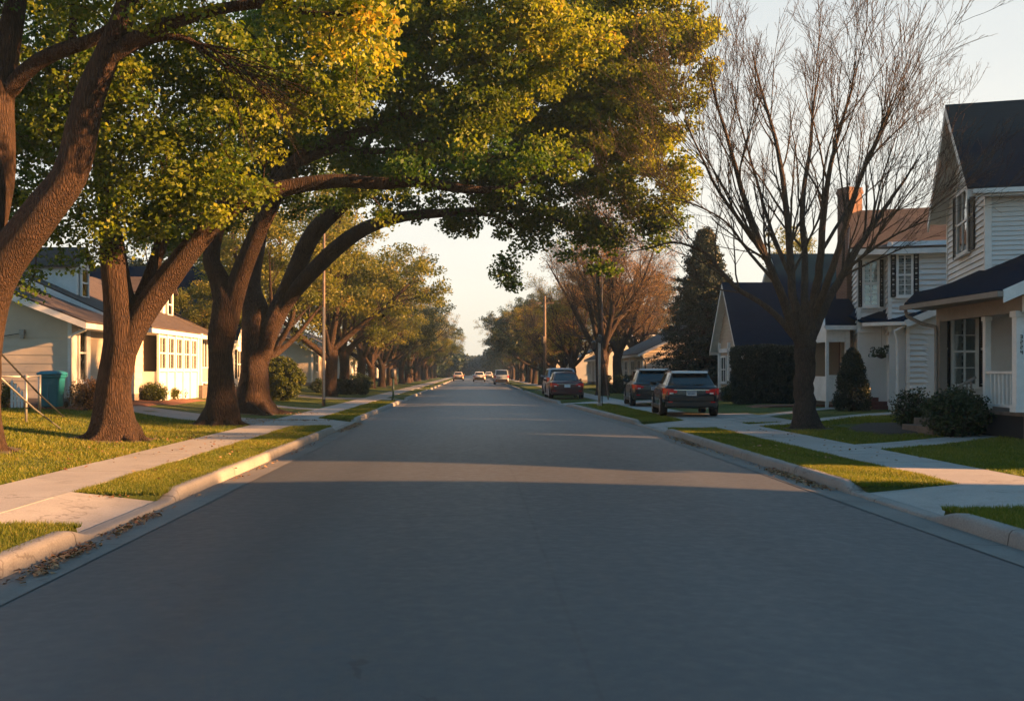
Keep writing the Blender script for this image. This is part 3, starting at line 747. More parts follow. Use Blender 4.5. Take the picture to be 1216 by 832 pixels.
def hero_trees():
    # A: leaning tree at the left edge, nearest the camera
    A0 = (-8.72, 17.4, .16)
    limbs = [[(*A0, .38), (-8.62, 17.4, 1.1, .34), (*P(-8, 345, 17.3), .34), (*P(45, 262, 17.1), .33), (*P(84, 205, 17.0), .29), (*P(106, 120, 16.9), .25), (*P(128, 60, 16.8), .21), (*P(150, 5, 16.6), .18), (*P(165, -70, 16.4), .14), (*P(190, -160, 16.2), .08)],
             [(-8.66, 17.45, 1.2, .32), (*P(-14, 300, 17.6), .28), (*P(0, 180, 17.8), .26), (*P(6, 95, 17.9), .23), (*P(18, 20, 18.0), .20), (*P(30, -60, 18.2), .15), (*P(60, -160, 18.4), .08)],
             L4([(5, 112, 17.9, .16), (35, 82, 17.7, .14), (70, 62, 17.5, .13), (112, 48, 17.3, .11), (150, 20, 17.2, .08), (200, -30, 17, .05)]),
             L4([(132, 62, 16.8, .15), (170, 42, 16.6, .13), (205, 25, 16.4, .11), (255, 10, 16.2, .09), (320, 4, 16.0, .075), (380, 18, 15.8, .05), (430, 12, 15.6, .03)]),
             L4([(130, 70, 16.8, .11), (170, 52, 16.7, .08), (215, 45, 16.6, .055), (250, 66, 16.5, .035), (275, 85, 16.4, .02)]),
             L4([(85, 58, 17.5, .08), (88, 20, 17.6, .06), (95, -40, 17.7, .04)])]
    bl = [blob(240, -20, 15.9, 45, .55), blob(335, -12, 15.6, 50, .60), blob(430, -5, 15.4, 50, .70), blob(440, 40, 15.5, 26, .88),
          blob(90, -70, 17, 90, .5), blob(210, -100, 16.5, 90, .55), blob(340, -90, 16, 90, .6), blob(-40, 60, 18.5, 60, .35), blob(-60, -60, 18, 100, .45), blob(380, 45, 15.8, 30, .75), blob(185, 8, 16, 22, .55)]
    rt = big_tree('street_tree', 'leaning forked tree at the left edge, nearest the camera, its bark lit orange', 'old broad-crowned trees on the left lawns', 1, limbs, bl, 6.5, 100, (.06, .11))
    # fine bare twigs trailing from its low branch
    rng = np.random.default_rng(9)
    src = catmull(L4([(215, 45, 16.6, .03), (260, 62, 16.4, .02), (300, 90, 16.3, .012)]), 8)
    tp, tr = spawn(rng, src[None, :, :3], src[None, :, 3], 34, .1, 1, (8, 35), (1.2, 2.2), .6, -.02, 7, .10)
    tp2, tr2 = spawn(rng, tp, tr, 3, .2, .9, (15, 35), (.4, .9), .6, 0, 4, .1)
    V, F = merge([tubes(src[None, :, :3], src[None, :, 3], 6), tubes(tp, tr, 4), tubes(tp2, tr2, 3)]); np_mesh('bare_twigs', V, [F], M['bark'], rt, True)

    # B: forked tree with one long limb reaching over the street
    B0 = (-7.55, 20.9, .16)
    limbs = [[(*B0, .42), (*P(140, 470, 20.9), .38), (*P(143, 420, 20.9), .37), (*P(146, 385, 20.9), .40), (*P(140, 345, 20.9), .30), (*P(135, 305, 21.0), .27), (*P(128, 250, 21.2), .22), (*P(120, 170, 21.3), .16), (*P(130, 90, 21.5), .1)],
             L4([(143, 455, 20.9, .20), (150, 420, 20.9, .26), (166, 378, 20.9, .27), (192, 340, 20.9, .26), (222, 300, 20.8, .235), (262, 255, 20.8, .21), (305, 232, 20.8, .19), (350, 220, 20.8, .17), (405, 213, 20.7, .15), (450, 218, 20.7, .135), (500, 216, 20.6, .12), (550, 224, 20.5, .10), (600, 222, 20.4, .06), (640, 208, 20.3, .035), (675, 190, 20.2, .012)]),
             L4([(160, 372, 21.0, .18), (176, 335, 21.2, .16), (190, 292, 21.4, .14), (200, 240, 21.7, .10), (215, 170, 22, .06)])]
    bl = [blob(60, 170, 20.2, 62, .40), blob(130, 130, 19.6, 70, .48), blob(205, 190, 19.8, 72, .52), blob(270, 155, 19.8, 66, .50), blob(150, 235, 19.9, 64, .50),
          blob(235, 240, 19.8, 46, .55), blob(290, 205, 20.0, 38, .52), blob(300, 80, 20.2, 70, .48), blob(200, 60, 20.4, 75, .45), blob(90, 60, 20.8, 80, .40), blob(50, 265, 20.4, 40, .42), blob(35, 325, 20.6, 24, .46), blob(105, 290, 20.5, 38, .45), blob(170, 282, 20.1, 26, .50),
          blob(390, 100, 20.4, 58, .55), blob(20, 120, 21, 60, .35), blob(10, 210, 21.3, 55, .3), blob(415, 40, 20.5, 55, .58), blob(560, 198, 20.4, 32, .35), blob(622, 192, 20.3, 40, .38), blob(500, 190, 20.4, 34, .32), blob(665, 185, 20.2, 26, .42), blob(380, -30, 20.5, 80, .6)]
    big_tree('street_tree', 'second tree from the left, forked low, one limb reaching over the street', 'old broad-crowned trees on the left lawns', 2, limbs, bl, 6.6, 105, (.065, .115))

    # C
    C0 = (-6.95, 27.2, .15)
    limbs = [[(*C0, .42), (*P(263, 460, 27.2), .36), (*P(265, 410, 27.2), .35), (*P(266, 372, 27.2), .37), (*P(258, 330, 27.3), .26), (*P(252, 300, 27.4), .24), (*P(262, 255, 27.6), .19), (*P(270, 200, 27.8), .14), (*P(275, 120, 28), .08)],
             L4([(264, 430, 27.2, .20), (270, 392, 27.2, .27), (284, 330, 27.1, .27), (300, 285, 27.0, .25), (318, 245, 26.8, .23), (345, 195, 26.6, .19), (390, 170, 26.4, .16), (450, 150, 26.2, .12), (520, 120, 26.0, .09), (600, 90, 25.8, .05)]),
             L4([(318, 250, 26.9, .18), (335, 180, 27.2, .14), (360, 110, 27.5, .10), (400, 40, 27.8, .06)]),
             L4([(345, 196, 26.6, .12), (400, 178, 26.2, .10), (470, 178, 25.8, .08), (560, 150, 25.4, .05)])]
    bl = [blob(400, 140, 26.3, 60, .40), blob(455, 100, 26, 68, .42), blob(470, 175, 26.2, 50, .35), blob(530, 60, 25.8, 75, .55), blob(545, 140, 25.6, 66, .45), blob(610, 80, 25.4, 66, .60), blob(450, 20, 26.5, 75, .62),
          blob(350, 150, 27.6, 60, .35), blob(330, 60, 27.8, 80, .45), blob(620, 10, 25.4, 70, .68), blob(540, -30, 25.8, 80, .65), blob(680, 60, 25, 50, .70), blob(280, 200, 28.2, 70, .3), blob(215, 250, 28.8, 60, .28), blob(440, 230, 27.4, 36, .5), blob(365, 215, 28.5, 46, .3)]
    big_tree('street_tree', 'third tree from the left, its trunk splitting level with the porch roof', 'old broad-crowned trees on the left lawns', 3, limbs, bl, 4.4, 115, (.075, .13))

    # D
    D0 = (-7.6, 34.3, .16)
    limbs = [[(*D0, 0.62), (*P(301, 455, 34.3), .50), (*P(303, 415, 34.3), .47), (*P(305, 385, 34.3), .50), (*P(298, 345, 34.4), .34), (*P(300, 310, 34.6), .30), (*P(308, 265, 34.8), .24), (*P(315, 210, 35), .18), (*P(330, 140, 35.3), .1)],
             L4([(306, 445, 34.3, .28), (315, 405, 34.3, .35), (334, 362, 34.2, .33), (352, 320, 34.0, .32), (372, 280, 33.8, .30), (400, 248, 33.6, .27), (430, 222, 33.3, .24), (480, 190, 33, .19), (540, 165, 32.6, .15), (610, 140, 32.2, .1), (680, 120, 31.8, .06)]),
             L4([(306, 430, 34.3, .26), (319, 392, 34.3, .30), (345, 352, 34.0, .27), (372, 320, 33.7, .26), (405, 290, 33.3, .25), (440, 270, 33.0, .22), (480, 259, 32.6, .18), (520, 255, 32.2, .15), (560, 252, 31.8, .125), (600, 247, 31.4, .09), (640, 252, 31, .06), (680, 270, 30.6, .03)]),
             L4([(400, 250, 33.6, .16), (430, 180, 33.5, .12), (480, 110, 33.4, .08)]),
             L4([(560, 252, 31.8, .06), (600, 262, 31.4, .045), (625, 290, 31.1, .02)])]
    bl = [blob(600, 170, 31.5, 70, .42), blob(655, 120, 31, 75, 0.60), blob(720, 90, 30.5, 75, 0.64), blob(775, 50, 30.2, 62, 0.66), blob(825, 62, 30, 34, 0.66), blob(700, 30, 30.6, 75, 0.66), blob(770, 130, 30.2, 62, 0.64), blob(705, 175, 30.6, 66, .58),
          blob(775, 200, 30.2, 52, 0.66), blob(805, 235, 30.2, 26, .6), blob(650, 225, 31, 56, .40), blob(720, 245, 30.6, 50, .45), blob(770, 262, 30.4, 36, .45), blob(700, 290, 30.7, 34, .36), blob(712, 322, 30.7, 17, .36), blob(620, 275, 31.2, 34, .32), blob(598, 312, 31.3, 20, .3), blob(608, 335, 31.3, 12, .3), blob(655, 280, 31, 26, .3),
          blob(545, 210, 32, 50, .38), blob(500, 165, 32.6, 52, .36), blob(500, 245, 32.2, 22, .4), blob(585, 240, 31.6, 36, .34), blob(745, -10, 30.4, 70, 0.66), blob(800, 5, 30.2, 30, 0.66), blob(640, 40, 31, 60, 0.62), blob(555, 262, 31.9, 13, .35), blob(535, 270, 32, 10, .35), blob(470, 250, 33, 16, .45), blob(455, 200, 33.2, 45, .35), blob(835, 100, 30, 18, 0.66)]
    big_tree('street_tree', 'fourth, stoutest tree from the left, its low limb arching to mid street', 'old broad-crowned trees on the left lawns', 4, limbs, bl, 3.5, 135, (.08, .14))
hero_trees()

def bare_tree():
    rng = np.random.default_rng(31)
    B = (8.45, 25.2, .14); Y = 25.2
    root = thing('bare_tree', 'large leafless vase-shaped tree on the right lawn in front of the white houses', 'tree', B)
    limbs = [[(*B, .30), (*P(956, 470, Y), .25), (*P(956, 430, Y), .245), (*P(956, 405, Y), .26), (*P(958, 385, Y), .22), (*P(960, 360, Y), .2)]]
    def add(pts): limbs.append(L4([(a, b + max(0, 240 - b) * .24, c, d * .9) for a, b, c, d in pts]))
    add([(951, 412, Y, .19), (936, 372, Y - .2, .165), (920, 330, Y - .4, .145), (903, 290, Y - .7, .12), (884, 235, Y - 1, .095), (868, 160, Y - 1.4, .07), (850, 80, Y - 1.8, .04), (842, 30, Y - 2, .02)])
    add([(948, 405, Y, .14), (915, 368, Y + .5, .11), (880, 345, Y + 1.0, .095), (856, 322, Y + 1.4, .08), (838, 300, Y + 1.8, .065), (800, 288, Y + 2.4, .045), (765, 296, Y + 3, .03), (735, 300, Y + 3.4, .015)])
    add([(954, 405, Y, .19), (942, 350, Y + .3, .16), (938, 300, Y + .6, .135), (932, 230, Y + 1, .11), (922, 150, Y + 1.4, .08), (905, 70, Y + 1.8, .05), (893, 5, Y + 2, .025)])
    add([(960, 400, Y, .19), (968, 350, Y - .3, .16), (975, 300, Y - .6, .13), (980, 230, Y - 1, .10), (992, 150, Y - 1.4, .07), (1010, 70, Y - 1.8, .04), (1016, 20, Y - 2, .02)])
    add([(964, 400, Y, .18), (985, 355, Y + .2, .155), (1008, 312, Y + .4, .135), (1035, 270, Y + .7, .105), (1058, 235, Y + 1, .07), (1078, 198, Y + 1.3, .045), (1092, 165, Y + 1.6, .02)])
    add([(957, 390, Y, .15), (956, 320, Y + .8, .13), (953, 240, Y + 1.6, .10), (962, 160, Y + 2.2, .075), (966, 90, Y + 2.6, .05), (975, 20, Y + 3, .025)])
    add([(962, 385, Y, .15), (985, 330, Y - .8, .125), (1003, 270, Y - 1.4, .10), (1022, 200, Y - 2, .075), (1045, 130, Y - 2.4, .05), (1062, 70, Y - 2.8, .025)])
    add([(905, 300, Y - .6, .08), (878, 262, Y - 1.0, .065), (850, 215, Y - 1.6, .05), (830, 160, Y - 2.2, .035), (812, 110, Y - 2.6, .018)])
    add([(935, 320, Y + .4, .08), (915, 270, Y + 1.2, .065), (895, 190, Y + 2, .05), (878, 110, Y + 2.8, .03), (868, 50, Y + 3.2, .015)])
    add([(1000, 325, Y + .3, .07), (1030, 300, Y - .4, .055), (1065, 278, Y - 1.0, .04), (1100, 262, Y - 1.5, .025)])
    add([(975, 300, Y - .6, .07), (1010, 240, Y, .055), (1035, 170, Y + .8, .04), (1080, 110, Y + 1.4, .022)])
    add([(925, 340, Y - .4, .07), (890, 300, Y + .2, .055), (860, 262, Y + .6, .04), (815, 240, Y + 1, .025), (775, 235, Y + 1.3, .012)])
    parts = []; LP = []; LR = []
    for k, L in enumerate(limbs):
        if k: L = [(*q[:3], q[3] * .74) for q in L]; limbs[k] = L
        c = catmull(L, 26); c[2:, :3] += rng.normal(0, .5, (24, 3)) * c[2:, 3:4] * .22
        if k == 0:
            h = c[:, 2] - c[0, 2]; c[:, 3] *= 1 + .6 * np.exp(-h / .22); c[0, 2] -= .12
        parts.append(tubes(c[None, :, :3], c[None, :, 3], 16 if k == 0 else 10, .05, rng))
        if k: LP.append(catmull(L, 12)[:, :3]); LR.append(catmull(L, 12)[:, 3])
    parts += roots(rng, B, .27)
    V, F = merge(parts); np_mesh('trunk', V, [F], M['bark_grey'], root, True)
    LP, LR = np.array(LP), np.array(LR)
    a, ar = spawn(rng, LP, LR, 14, .22, .97, (14, 36), (1.8, 3.9), .40, .20, 8, .09)
    b, br = spawn(rng, a, ar, 7, .2, .97, (15, 38), (.8, 1.7), .5, .14, 6, .08)
    c, cr_ = spawn(rng, b, br, 3, .2, .97, (20, 45), (.3, .75), .55, .10, 5, .09)
    cr_ = np.maximum(cr_, .0036); br = np.maximum(br, .005)
    d, dr = spawn(rng, c, cr_, 1, .3, .95, (20, 40), (.15, .35), .6, .05, 3, .08)
    V, F = merge([tubes(a, ar, 6), tubes(b, br, 4), tubes(c, cr_, 3), tubes(d, np.maximum(dr, .0038), 3)])
    np_mesh('branches', V, [F], M['bark_grey'], root, True)
bare_tree()

def row_tree(seed, h, cr, kind):
    """a mid-size street tree at the origin; kind: olive, russet, green, brown"""
    rng = np.random.default_rng(seed)
    root = thing('street_tree', 'x', 'tree', (0, 0, 0))
    bh = h * .22; r0 = .20 + .012 * h
    parts = []; LP = []; LR = []
    t = catmull([(0, 0, -.1, r0 * 1.5), (.02, 0, .35, r0 * 1.08), (.05 * rng.normal(), .05, bh * .6, r0 * .92), (.1 * rng.normal(), .1 * rng.normal(), bh, r0 * .9), (.2 * rng.normal(), .2 * rng.normal(), bh * 1.6, r0 * .5)], 14)
    parts.append(tubes(t[None, :, :3], t[None, :, 3], 12, .06, rng))
    nl = 7
    for k in range(nl):
        a = 2 * math.pi * (k + rng.random() * .6) / nl; e_ = rng.uniform(.35, 1.0) if k % 2 else rng.uniform(.15, .5)
        d = np.array([math.cos(a) * e_, math.sin(a) * e_, 1.0 - .35 * e_]); d /= np.linalg.norm(d)
        L = (h - bh) * rng.uniform(.8, 1.0)
        p0 = np.array([0, 0, bh * rng.uniform(.75, 1.15)])
        pts = [(*(p0 + d * 0), r0 * .55), (*(p0 + d * L * .3 + rng.normal(0, .15, 3)), r0 * .40), (*(p0 + d * L * .6 + rng.normal(0, .25, 3)), r0 * .24), (*(p0 + d * L * .95 + np.array([0, 0, .3])), .02)]
        c = catmull(pts, 12); parts.append(tubes(c[None, :, :3], c[None, :, 3], 8, .05, rng)); LP.append(c[:, :3]); LR.append(c[:, 3])
    V, F = merge(parts); np_mesh('trunk', V, [F], M['bark_dark' if kind != 'olive' else 'bark'], root, True)
    LP, LR = np.array(LP), np.array(LR)
    dens = {'olive': (9, 6, 4), 'russet': (14, 9, 5), 'green': (8, 6, 3), 'brown': (11, 8, 5)}[kind]
    a, ar = spawn(rng, LP, LR, dens[0], .15, .98, (25, 60), (h * .15, h * .30), .45, .10, 6, .10)
    b, br = spawn(rng, a, ar, dens[1], .2, .98, (25, 50), (h * .07, h * .14), .5, .08, 5, .1)
    parts = [tubes(a, ar, 5), tubes(b, np.maximum(br, .006), 3)]
    if kind in ('russet', 'brown'):
        c, cr2 = spawn(rng, b, br, dens[2], .2, .98, (20, 45), (h * .03, h * .07), .6, .05, 4, .1); parts.append(tubes(c, np.maximum(cr2, .005), 3))
    V, F = merge(parts); np_mesh('branches', V, [F], M['bark_dark' if kind != 'russet' else 'bark_grey'], root, True)
    pool = b[:, -1] if kind != 'green' else np.concatenate([b[:, -1], a[:, -1]])
    mat_, n, s, tt, rr = {'olive': ('leaf_olive', 84, (.08, .15), .55, .55), 'russet': ('leaf_russet', 30, (.04, .08), .7, .5), 'green': ('leaf_dark', 70, (.10, .18), .45, .6), 'brown': ('leaf_olive', 26, (.06, .11), .75, .5)}[kind]
    nclu = min(len(pool), 680); C = pool[rng.permutation(len(pool))[:nclu]]
    T = tt + .12 * rng.normal(size=nclu) + .05 * C[:, 2] / h
    v, f, t = leaves(rng, C, n, rr, s, T)
    np_mesh('crown', v, [f], M[mat_], root, tint=t)
    return root

def street_rows():
    protos = {}
    for key, (seed, h, kind) in {'olive1': (41, 9.6, 'olive'), 'olive2': (42, 10.6, 'olive'), 'green1': (43, 9.4, 'green'), 'green2': (44, 10.5, 'green'),
                                  'russet1': (45, 10.5, 'russet'), 'brown1': (46, 10.0, 'brown'), 'brown2': (47, 11.0, 'brown')}.items():
        protos[key] = [row_tree(seed, h, 4.5, kind), False]
    rng = random.Random(5)
    desc = {'o': 'olive and gold leaved', 'g': 'dark green leaved', 'r': 'leafless russet-twigged', 'b': 'brown thin-leaved'}
    def put(key, x, y, s, label, group):
        pr = protos[key]
        o = pr[0] if not pr[1] else copy_tree(pr[0]); pr[1] = True
        o.location = (x, y, gz(x) - .02); o.rotation_euler = (0, 0, rng.random() * 6.28); o.scale = (s, s, s * rng.uniform(.92, 1.06))
        props(o, label, 'tree', group)
    Lk = [('olive1', -10.2, 50, 1.05), ('olive2', -8.2, 57, 1.12), ('olive1', -8.6, 66, 1.12), ('brown2', -8.3, 74, .98), ('olive2', -8.4, 82, .95), ('green1', -8.3, 90, 1.05), ('green2', -8.2, 98, 1.0), ('brown1', -8.5, 106, 1.1), ('olive1', -8.3, 115, 1.05),
          ('green1', -8.2, 124, 1.1), ('brown2', -8.4, 133, 1.0), ('olive2', -8.3, 142, 1.0), ('green2', -8.4, 152, 1.05), ('brown1', -8.3, 162, 1.1), ('olive1', -8.2, 173, 1.1), ('green1', -8.4, 185, 1.1), ('olive2', -8.3, 198, 1.0), ('brown2', -8.2, 212, 1.0)]
    ordn = ['first', 'second', 'third', 'fourth', 'fifth', 'sixth', 'seventh', 'eighth', 'ninth', 'tenth', 'eleventh', 'twelfth', 'thirteenth', 'fourteenth', 'fifteenth', 'sixteenth', 'seventeenth', 'eighteenth', 'nineteenth', 'twentieth']
    for k, (key, x, y, s) in enumerate(Lk):
        put(key, x, y, s, '%s tree, %s of the left row past the stout tree' % (desc[key[0]], ordn[k]), 'street trees in the long left row')
    Rk = [('russet1', 7.9, 61, 1.12), ('brown1', 7.2, 72, .82), ('brown2', 7.4, 81, .80), ('russet1', 7.2, 90, .9), ('brown1', 7.3, 99, .9), ('green1', 7.4, 108, .95), ('green2', 7.2, 117, .95), ('brown2', 7.3, 126, .9), ('green1', 7.4, 136, 1.0),
          ('green2', 7.2, 146, 1.0), ('green1', 7.3, 157, 1.05), ('brown1', 7.4, 168, 1.0), ('green2', 7.2, 180, 1.05), ('green1', 7.3, 193, 1.1), ('green2', 7.4, 207, 1.1)]
    for k, (key, x, y, s) in enumerate(Rk):
        put(key, x, y, s, '%s tree, %s of the right row past the sedan' % (desc[key[0]], ordn[k]), 'street trees in the long right row')
    # trees in the yards behind; some on the right are added to block the sun
    extra = [('russet1', 14.5, 88, 1.15, 'orange-lit leafless tree behind the pale house past the parked cars', None),
             ('brown1', 13.0, 98, 1.1, 'brown tree rising left of the orange-lit tree behind the pale house', None),
             ('olive2', 21.5, 66, .95, 'pale green tree top showing above the slate roofed cottage', None),
             ('green2', -19.5, 66, 1.0, 'dark tree behind the slate roof on the left', None),
             ('olive1', -13.6, 47.5, .62, 'small multi-branched tree beside the lit green bush on the left', None),
             ('green1', -30, 50, 1.2, 'tall dark tree behind the left bungalow', None),
             ('olive2', -27, 40, 1.15, 'broad tree behind the cream bungalow', None),
             ('green2', 31, 27, 1.0, 'unseen leafy tree behind the right edge house, added to block the sun', None), ('brown1', 33, 35, 1.0, 'unseen thin tree behind the brown roofed house, added to block the sun', None),
             ('green1', 32, 43, 1.05, 'unseen dark tree behind the brown roofed house, added to block the sun', None), ('green2', 33, 52, 1.0, 'unseen dark tree behind the tan cottage, added to block the sun', None),
             ('olive1', 32, 62, 1.0, 'olive tree right of the pale house, added to block the sun', None), ('green1', 24.6, 31.9, .8, 'dark tree between the two right white houses, added to shade the second', None), ('green2', 23.4, 22.0, 1.0, 'unseen leafy tree close behind the right edge house, added to shade its roof', None), ('russet1', 10.5, 72, 1.1, 'large leafless brown tree behind the first tree of the right row', None), ('green1', 28.2, 46.4, 1.12, 'dark tree close behind the tan cottage, added to shade its taller roof', None), ('green1', 34, 19, .9, 'unseen dark tree behind the house right of the view, added to block sun', None),
             ('olive1', -20, 86, 1.1, 'olive tree behind the far left white house', None), ('green2', 20, 112, 1.2, 'dark green tree in a far right backyard', None)]
    for (key, x, y, s, lb, g) in extra: put(key, x, y, s, lb, g)
    # far woods closing the street
    rng2 = np.random.default_rng(77); C = []
    for k in range(300):
        side = rng2.choice([-1, 1]); y = rng2.uniform(225, 500)
        x = side * rng2.uniform(6.5, 11) if k < 120 else side * rng2.uniform(12, 90)
        C.append((x, y, rng2.uniform(4, 5.5), rng2.uniform(3.2, 4.5)))
    for k in range(150): C.append((rng2.uniform(-60, 60) if k % 2 else rng2.uniform(-16, 16), rng2.uniform(400, 520), rng2.uniform(2.5, 5), rng2.uniform(3.5, 5)))
    C = np.array(C); n = 60
    ci = np.repeat(np.arange(len(C)), n); q = norm(rng2.normal(size=(len(ci), 3))) * rng2.random((len(ci), 1)) ** .4
    cc = C[ci, :3] + q * C[ci, 3:4] * np.array([1, 1, 1.05])
    v, f, t = leaves(rng2, cc, 30, 1.5, (.5, .9), .35 + .2 * rng2.random(len(cc)))
    tr = [];
    tp = np.stack([np.stack([C[:, 0], C[:, 1], C[:, 2] * 0 - .1], 1), np.stack([C[:, 0], C[:, 1], C[:, 2]], 1)], 1)
    V2, F2 = tubes(tp, np.full((len(C), 2), .22), 5)
    V = np.concatenate([v, V2]); F = np.concatenate([f, F2 + len(v)])
    mi = np.concatenate([np.zeros(len(f), int), np.ones(len(F2), int)])
    props(np_mesh('distant_trees', V, [F], [M['leaf_dark'], M['bark_dark']], tint=np.concatenate([t, np.zeros(len(V2))]), midx=mi), 'hazy mass of trees closing the far end of the street', 'trees', kind='stuff')
street_rows()

def spruce(name, label, x, y, h, r, seed=61):
    rng = np.random.default_rng(seed); z0 = gz(x)
    root = thing(name, label, 'tree', (x, y, z0))
    c = catmull([(x, y, z0 - .1, .22), (x, y, z0 + h * .5, .12), (x, y, z0 + h, .02)], 10)
    V, F = tubes(c[None, :, :3], c[None, :, 3], 8); np_mesh('trunk', V, [F], M['bark_dark'], root, True)
    n = 620; u = rng.random(n) ** 1.0; zz = z0 + .5 + (h - .5) * u; a = rng.random(n) * 6.28
    R_ = r * (1 - u) ** .8 * (.55 + .6 * rng.random(n) ** .7) * (1 + .12 * np.sin(u * 40)) + .12
    K = 5; Pb = np.empty((n, K, 3))
    for k in range(K):
        s = k / (K - 1); Pb[:, k, 0] = x + np.cos(a) * R_ * s; Pb[:, k, 1] = y + np.sin(a) * R_ * s; Pb[:, k, 2] = zz - .28 * R_ * s + .16 * R_ * s * s
    Rb = np.linspace(.03, .006, K)[None, :] * np.ones((n, 1))
    V, F = tubes(Pb, Rb, 4); np_mesh('branches', V, [F], M['bark_dark'], root, True)
    C = []; 
    for s in (.35, .55, .75, .92, 1.0):
        i = s * (K - 1.001); k = int(i); f = i - k; C.append(Pb[:, k] * (1 - f) + Pb[:, k + 1] * f + rng.normal(0, .08, (n, 3)))
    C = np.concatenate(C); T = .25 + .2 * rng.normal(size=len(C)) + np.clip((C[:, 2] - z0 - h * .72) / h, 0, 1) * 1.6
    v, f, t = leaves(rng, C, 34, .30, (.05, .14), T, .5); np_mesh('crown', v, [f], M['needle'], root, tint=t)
    return root
spruce('spruce_tree', 'tall dark spruce between the parked cars and the slate roofed cottage', 13.3, 57, 9.4, 3.0)
spruce('spruce_tree', 'dark spruce half hidden behind the taller spruce', 16.2, 62, 6.6, 2.6, 62)
# ------------------------------------------------------------------ house kit
def frame(x, y, ux, uy, nx, ny):
    return lambda a, b, c: (x + ux * a + nx * c, y + uy * a + ny * c, b)
def lap(mb, fr, v0, v1, interval, expo=.16, out=.036, n0=.004, m=0):
    """horizontal lap boards; interval(v) gives the wall's extent at that height"""
    v = v0
    while v < v1 - .01:
        t = min(v + expo, v1); a0, a1 = interval(v); b0, b1 = interval(t)
        if a1 - a0 > .02:
            mb.poly([fr(a0, v, n0 + out), fr(a1, v, n0 + out), fr(b1, t, n0), fr(b0, t, n0)], m)
            mb.poly([fr(a0, v, n0), fr(a1, v, n0), fr(a1, v, n0 + out), fr(a0, v, n0 + out)], m)
        v = t
def flat(mb, fr, pts, m=0): mb.poly([fr(a, b, 0) for a, b in pts], m)
def window(house, fr, uc, v0, v1, w, shut=0.0, cols=2, rows=2, curtain=.45, trim='trim_white', n=.03):
    """double-hung window standing proud of the wall: frame > pane, curtain, sill; shutters are parts of the house"""
    a, b = uc - w / 2, uc + w / 2; t = .075; f = MB()
    f.fbox(fr, a - t, a, v0 - t, v1 + t, n, n + .07); f.fbox(fr, b, b + t, v0 - t, v1 + t, n, n + .07)
    f.fbox(fr, a, b, v1, v1 + t * 1.3, n, n + .075); f.fbox(fr, a, b, v0 - t, v0, n, n + .072)
    vm = (v0 + v1) / 2
    for c in range(1, cols if cols > 1 else 1):
        u = a + w * c / cols; f.fbox(fr, u - .022, u + .022, v0, v1, n + .012, n + .055)
    f.fbox(fr, a, b, vm - .028, vm + .028, n + .014, n + .060)
    for r in range(1, rows):
        v = v0 + (v1 - v0) * (r + .0) / rows
        if abs(v - vm) > .1: f.fbox(fr, a, b, v - .012, v + .012, n + .013, n + .05)
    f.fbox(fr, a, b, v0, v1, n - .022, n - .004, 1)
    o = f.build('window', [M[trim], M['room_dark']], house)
    p = MB(); p.fbox(fr, a, b, v0, v1, n + .024, n + .030); p.build('pane', M['window_glass'], o)
    s = MB(); s.fbox(fr, a - t - .04, b + t + .04, v0 - t - .05, v0 - t, n - .01, n + .12); s.build('sill', M[trim], o)
    if curtain:
        c = MB()
        for (q0, q1) in ((a + .01, a + w * curtain * .5), (b - w * curtain * .5, b - .01)):
            k = 10; prev = None
            for i in range(k + 1):
                u = q0 + (q1 - q0) * i / k; d = n + .004 + .012 * (i % 2)
                if prev: c.poly([fr(prev[0], v0 + .01, prev[1]), fr(u, v0 + .01, d), fr(u, v1 - .01, d), fr(prev[0], v1 - .01, prev[1])])
                prev = (u, d)
        c.build('curtain', M['curtain'], o)
    if shut:
        for s_ in (-1, 1):
            x0 = (b + t + .01) if s_ > 0 else (a - t - .01 - shut); sh = MB()
            sh.fbox(fr, x0, x0 + .05, v0 - t, v1 + t, n, n + .045); sh.fbox(fr, x0 + shut - .05, x0 + shut, v0 - t, v1 + t, n, n + .045)
            for v in (v0 - t, vm - .03, v1 + t - .06): sh.fbox(fr, x0 + .05, x0 + shut - .05, v, v + .06, n, n + .044)
            v = v0 - t + .08
            while v < v1 + t - .08:
                if abs(v - vm) > .06:
                    sh.hexa([fr(x0 + .05, v, n + .034), fr(x0 + shut - .05, v, n + .034), fr(x0 + shut - .05, v, n + .026), fr(x0 + .05, v, n + .026),
                             fr(x0 + .05, v + .05, n + .012), fr(x0 + shut - .05, v + .05, n + .012), fr(x0 + shut - .05, v + .05, n + .004), fr(x0 + .05, v + .05, n + .004)])
                v += .055
            sh.build('shutter', M['shutter_black'], house)
    return o
def door(house, fr, uc, v0, h=2.05, w=.92, mat='door_grey', n=.03, storm=True):
    f = MB(); f.fbox(fr, uc - w / 2 - .1, uc - w / 2, v0, v0 + h + .1, n, n + .07); f.fbox(fr, uc + w / 2, uc + w / 2 + .1, v0, v0 + h + .1, n, n + .07)
    f.fbox(fr, uc - w / 2, uc + w / 2, v0 + h, v0 + h + .1, n, n + .07)
    o = f.build('door_frame', M['trim_white'], house)
    d = MB(); d.fbox(fr, uc - w / 2, uc + w / 2, v0, v0 + h, n - .02, n + .03)
    for (a, b) in ((.2, .85), (1.0, 1.85)):
        for s_ in (-1, 1): d.fbox(fr, uc + s_ * w * .23 - .15, uc + s_ * w * .23 + .15, v0 + a, v0 + b, n + .03, n + .042)
    dd = d.build('door', M[mat], o)
    k = MB(); k.lathe(fr(uc + w * .4, v0 + 1.0, n + .07), [(.0, -.03), (.03, -.02), (.03, .02), (.0, .03)], 8); 
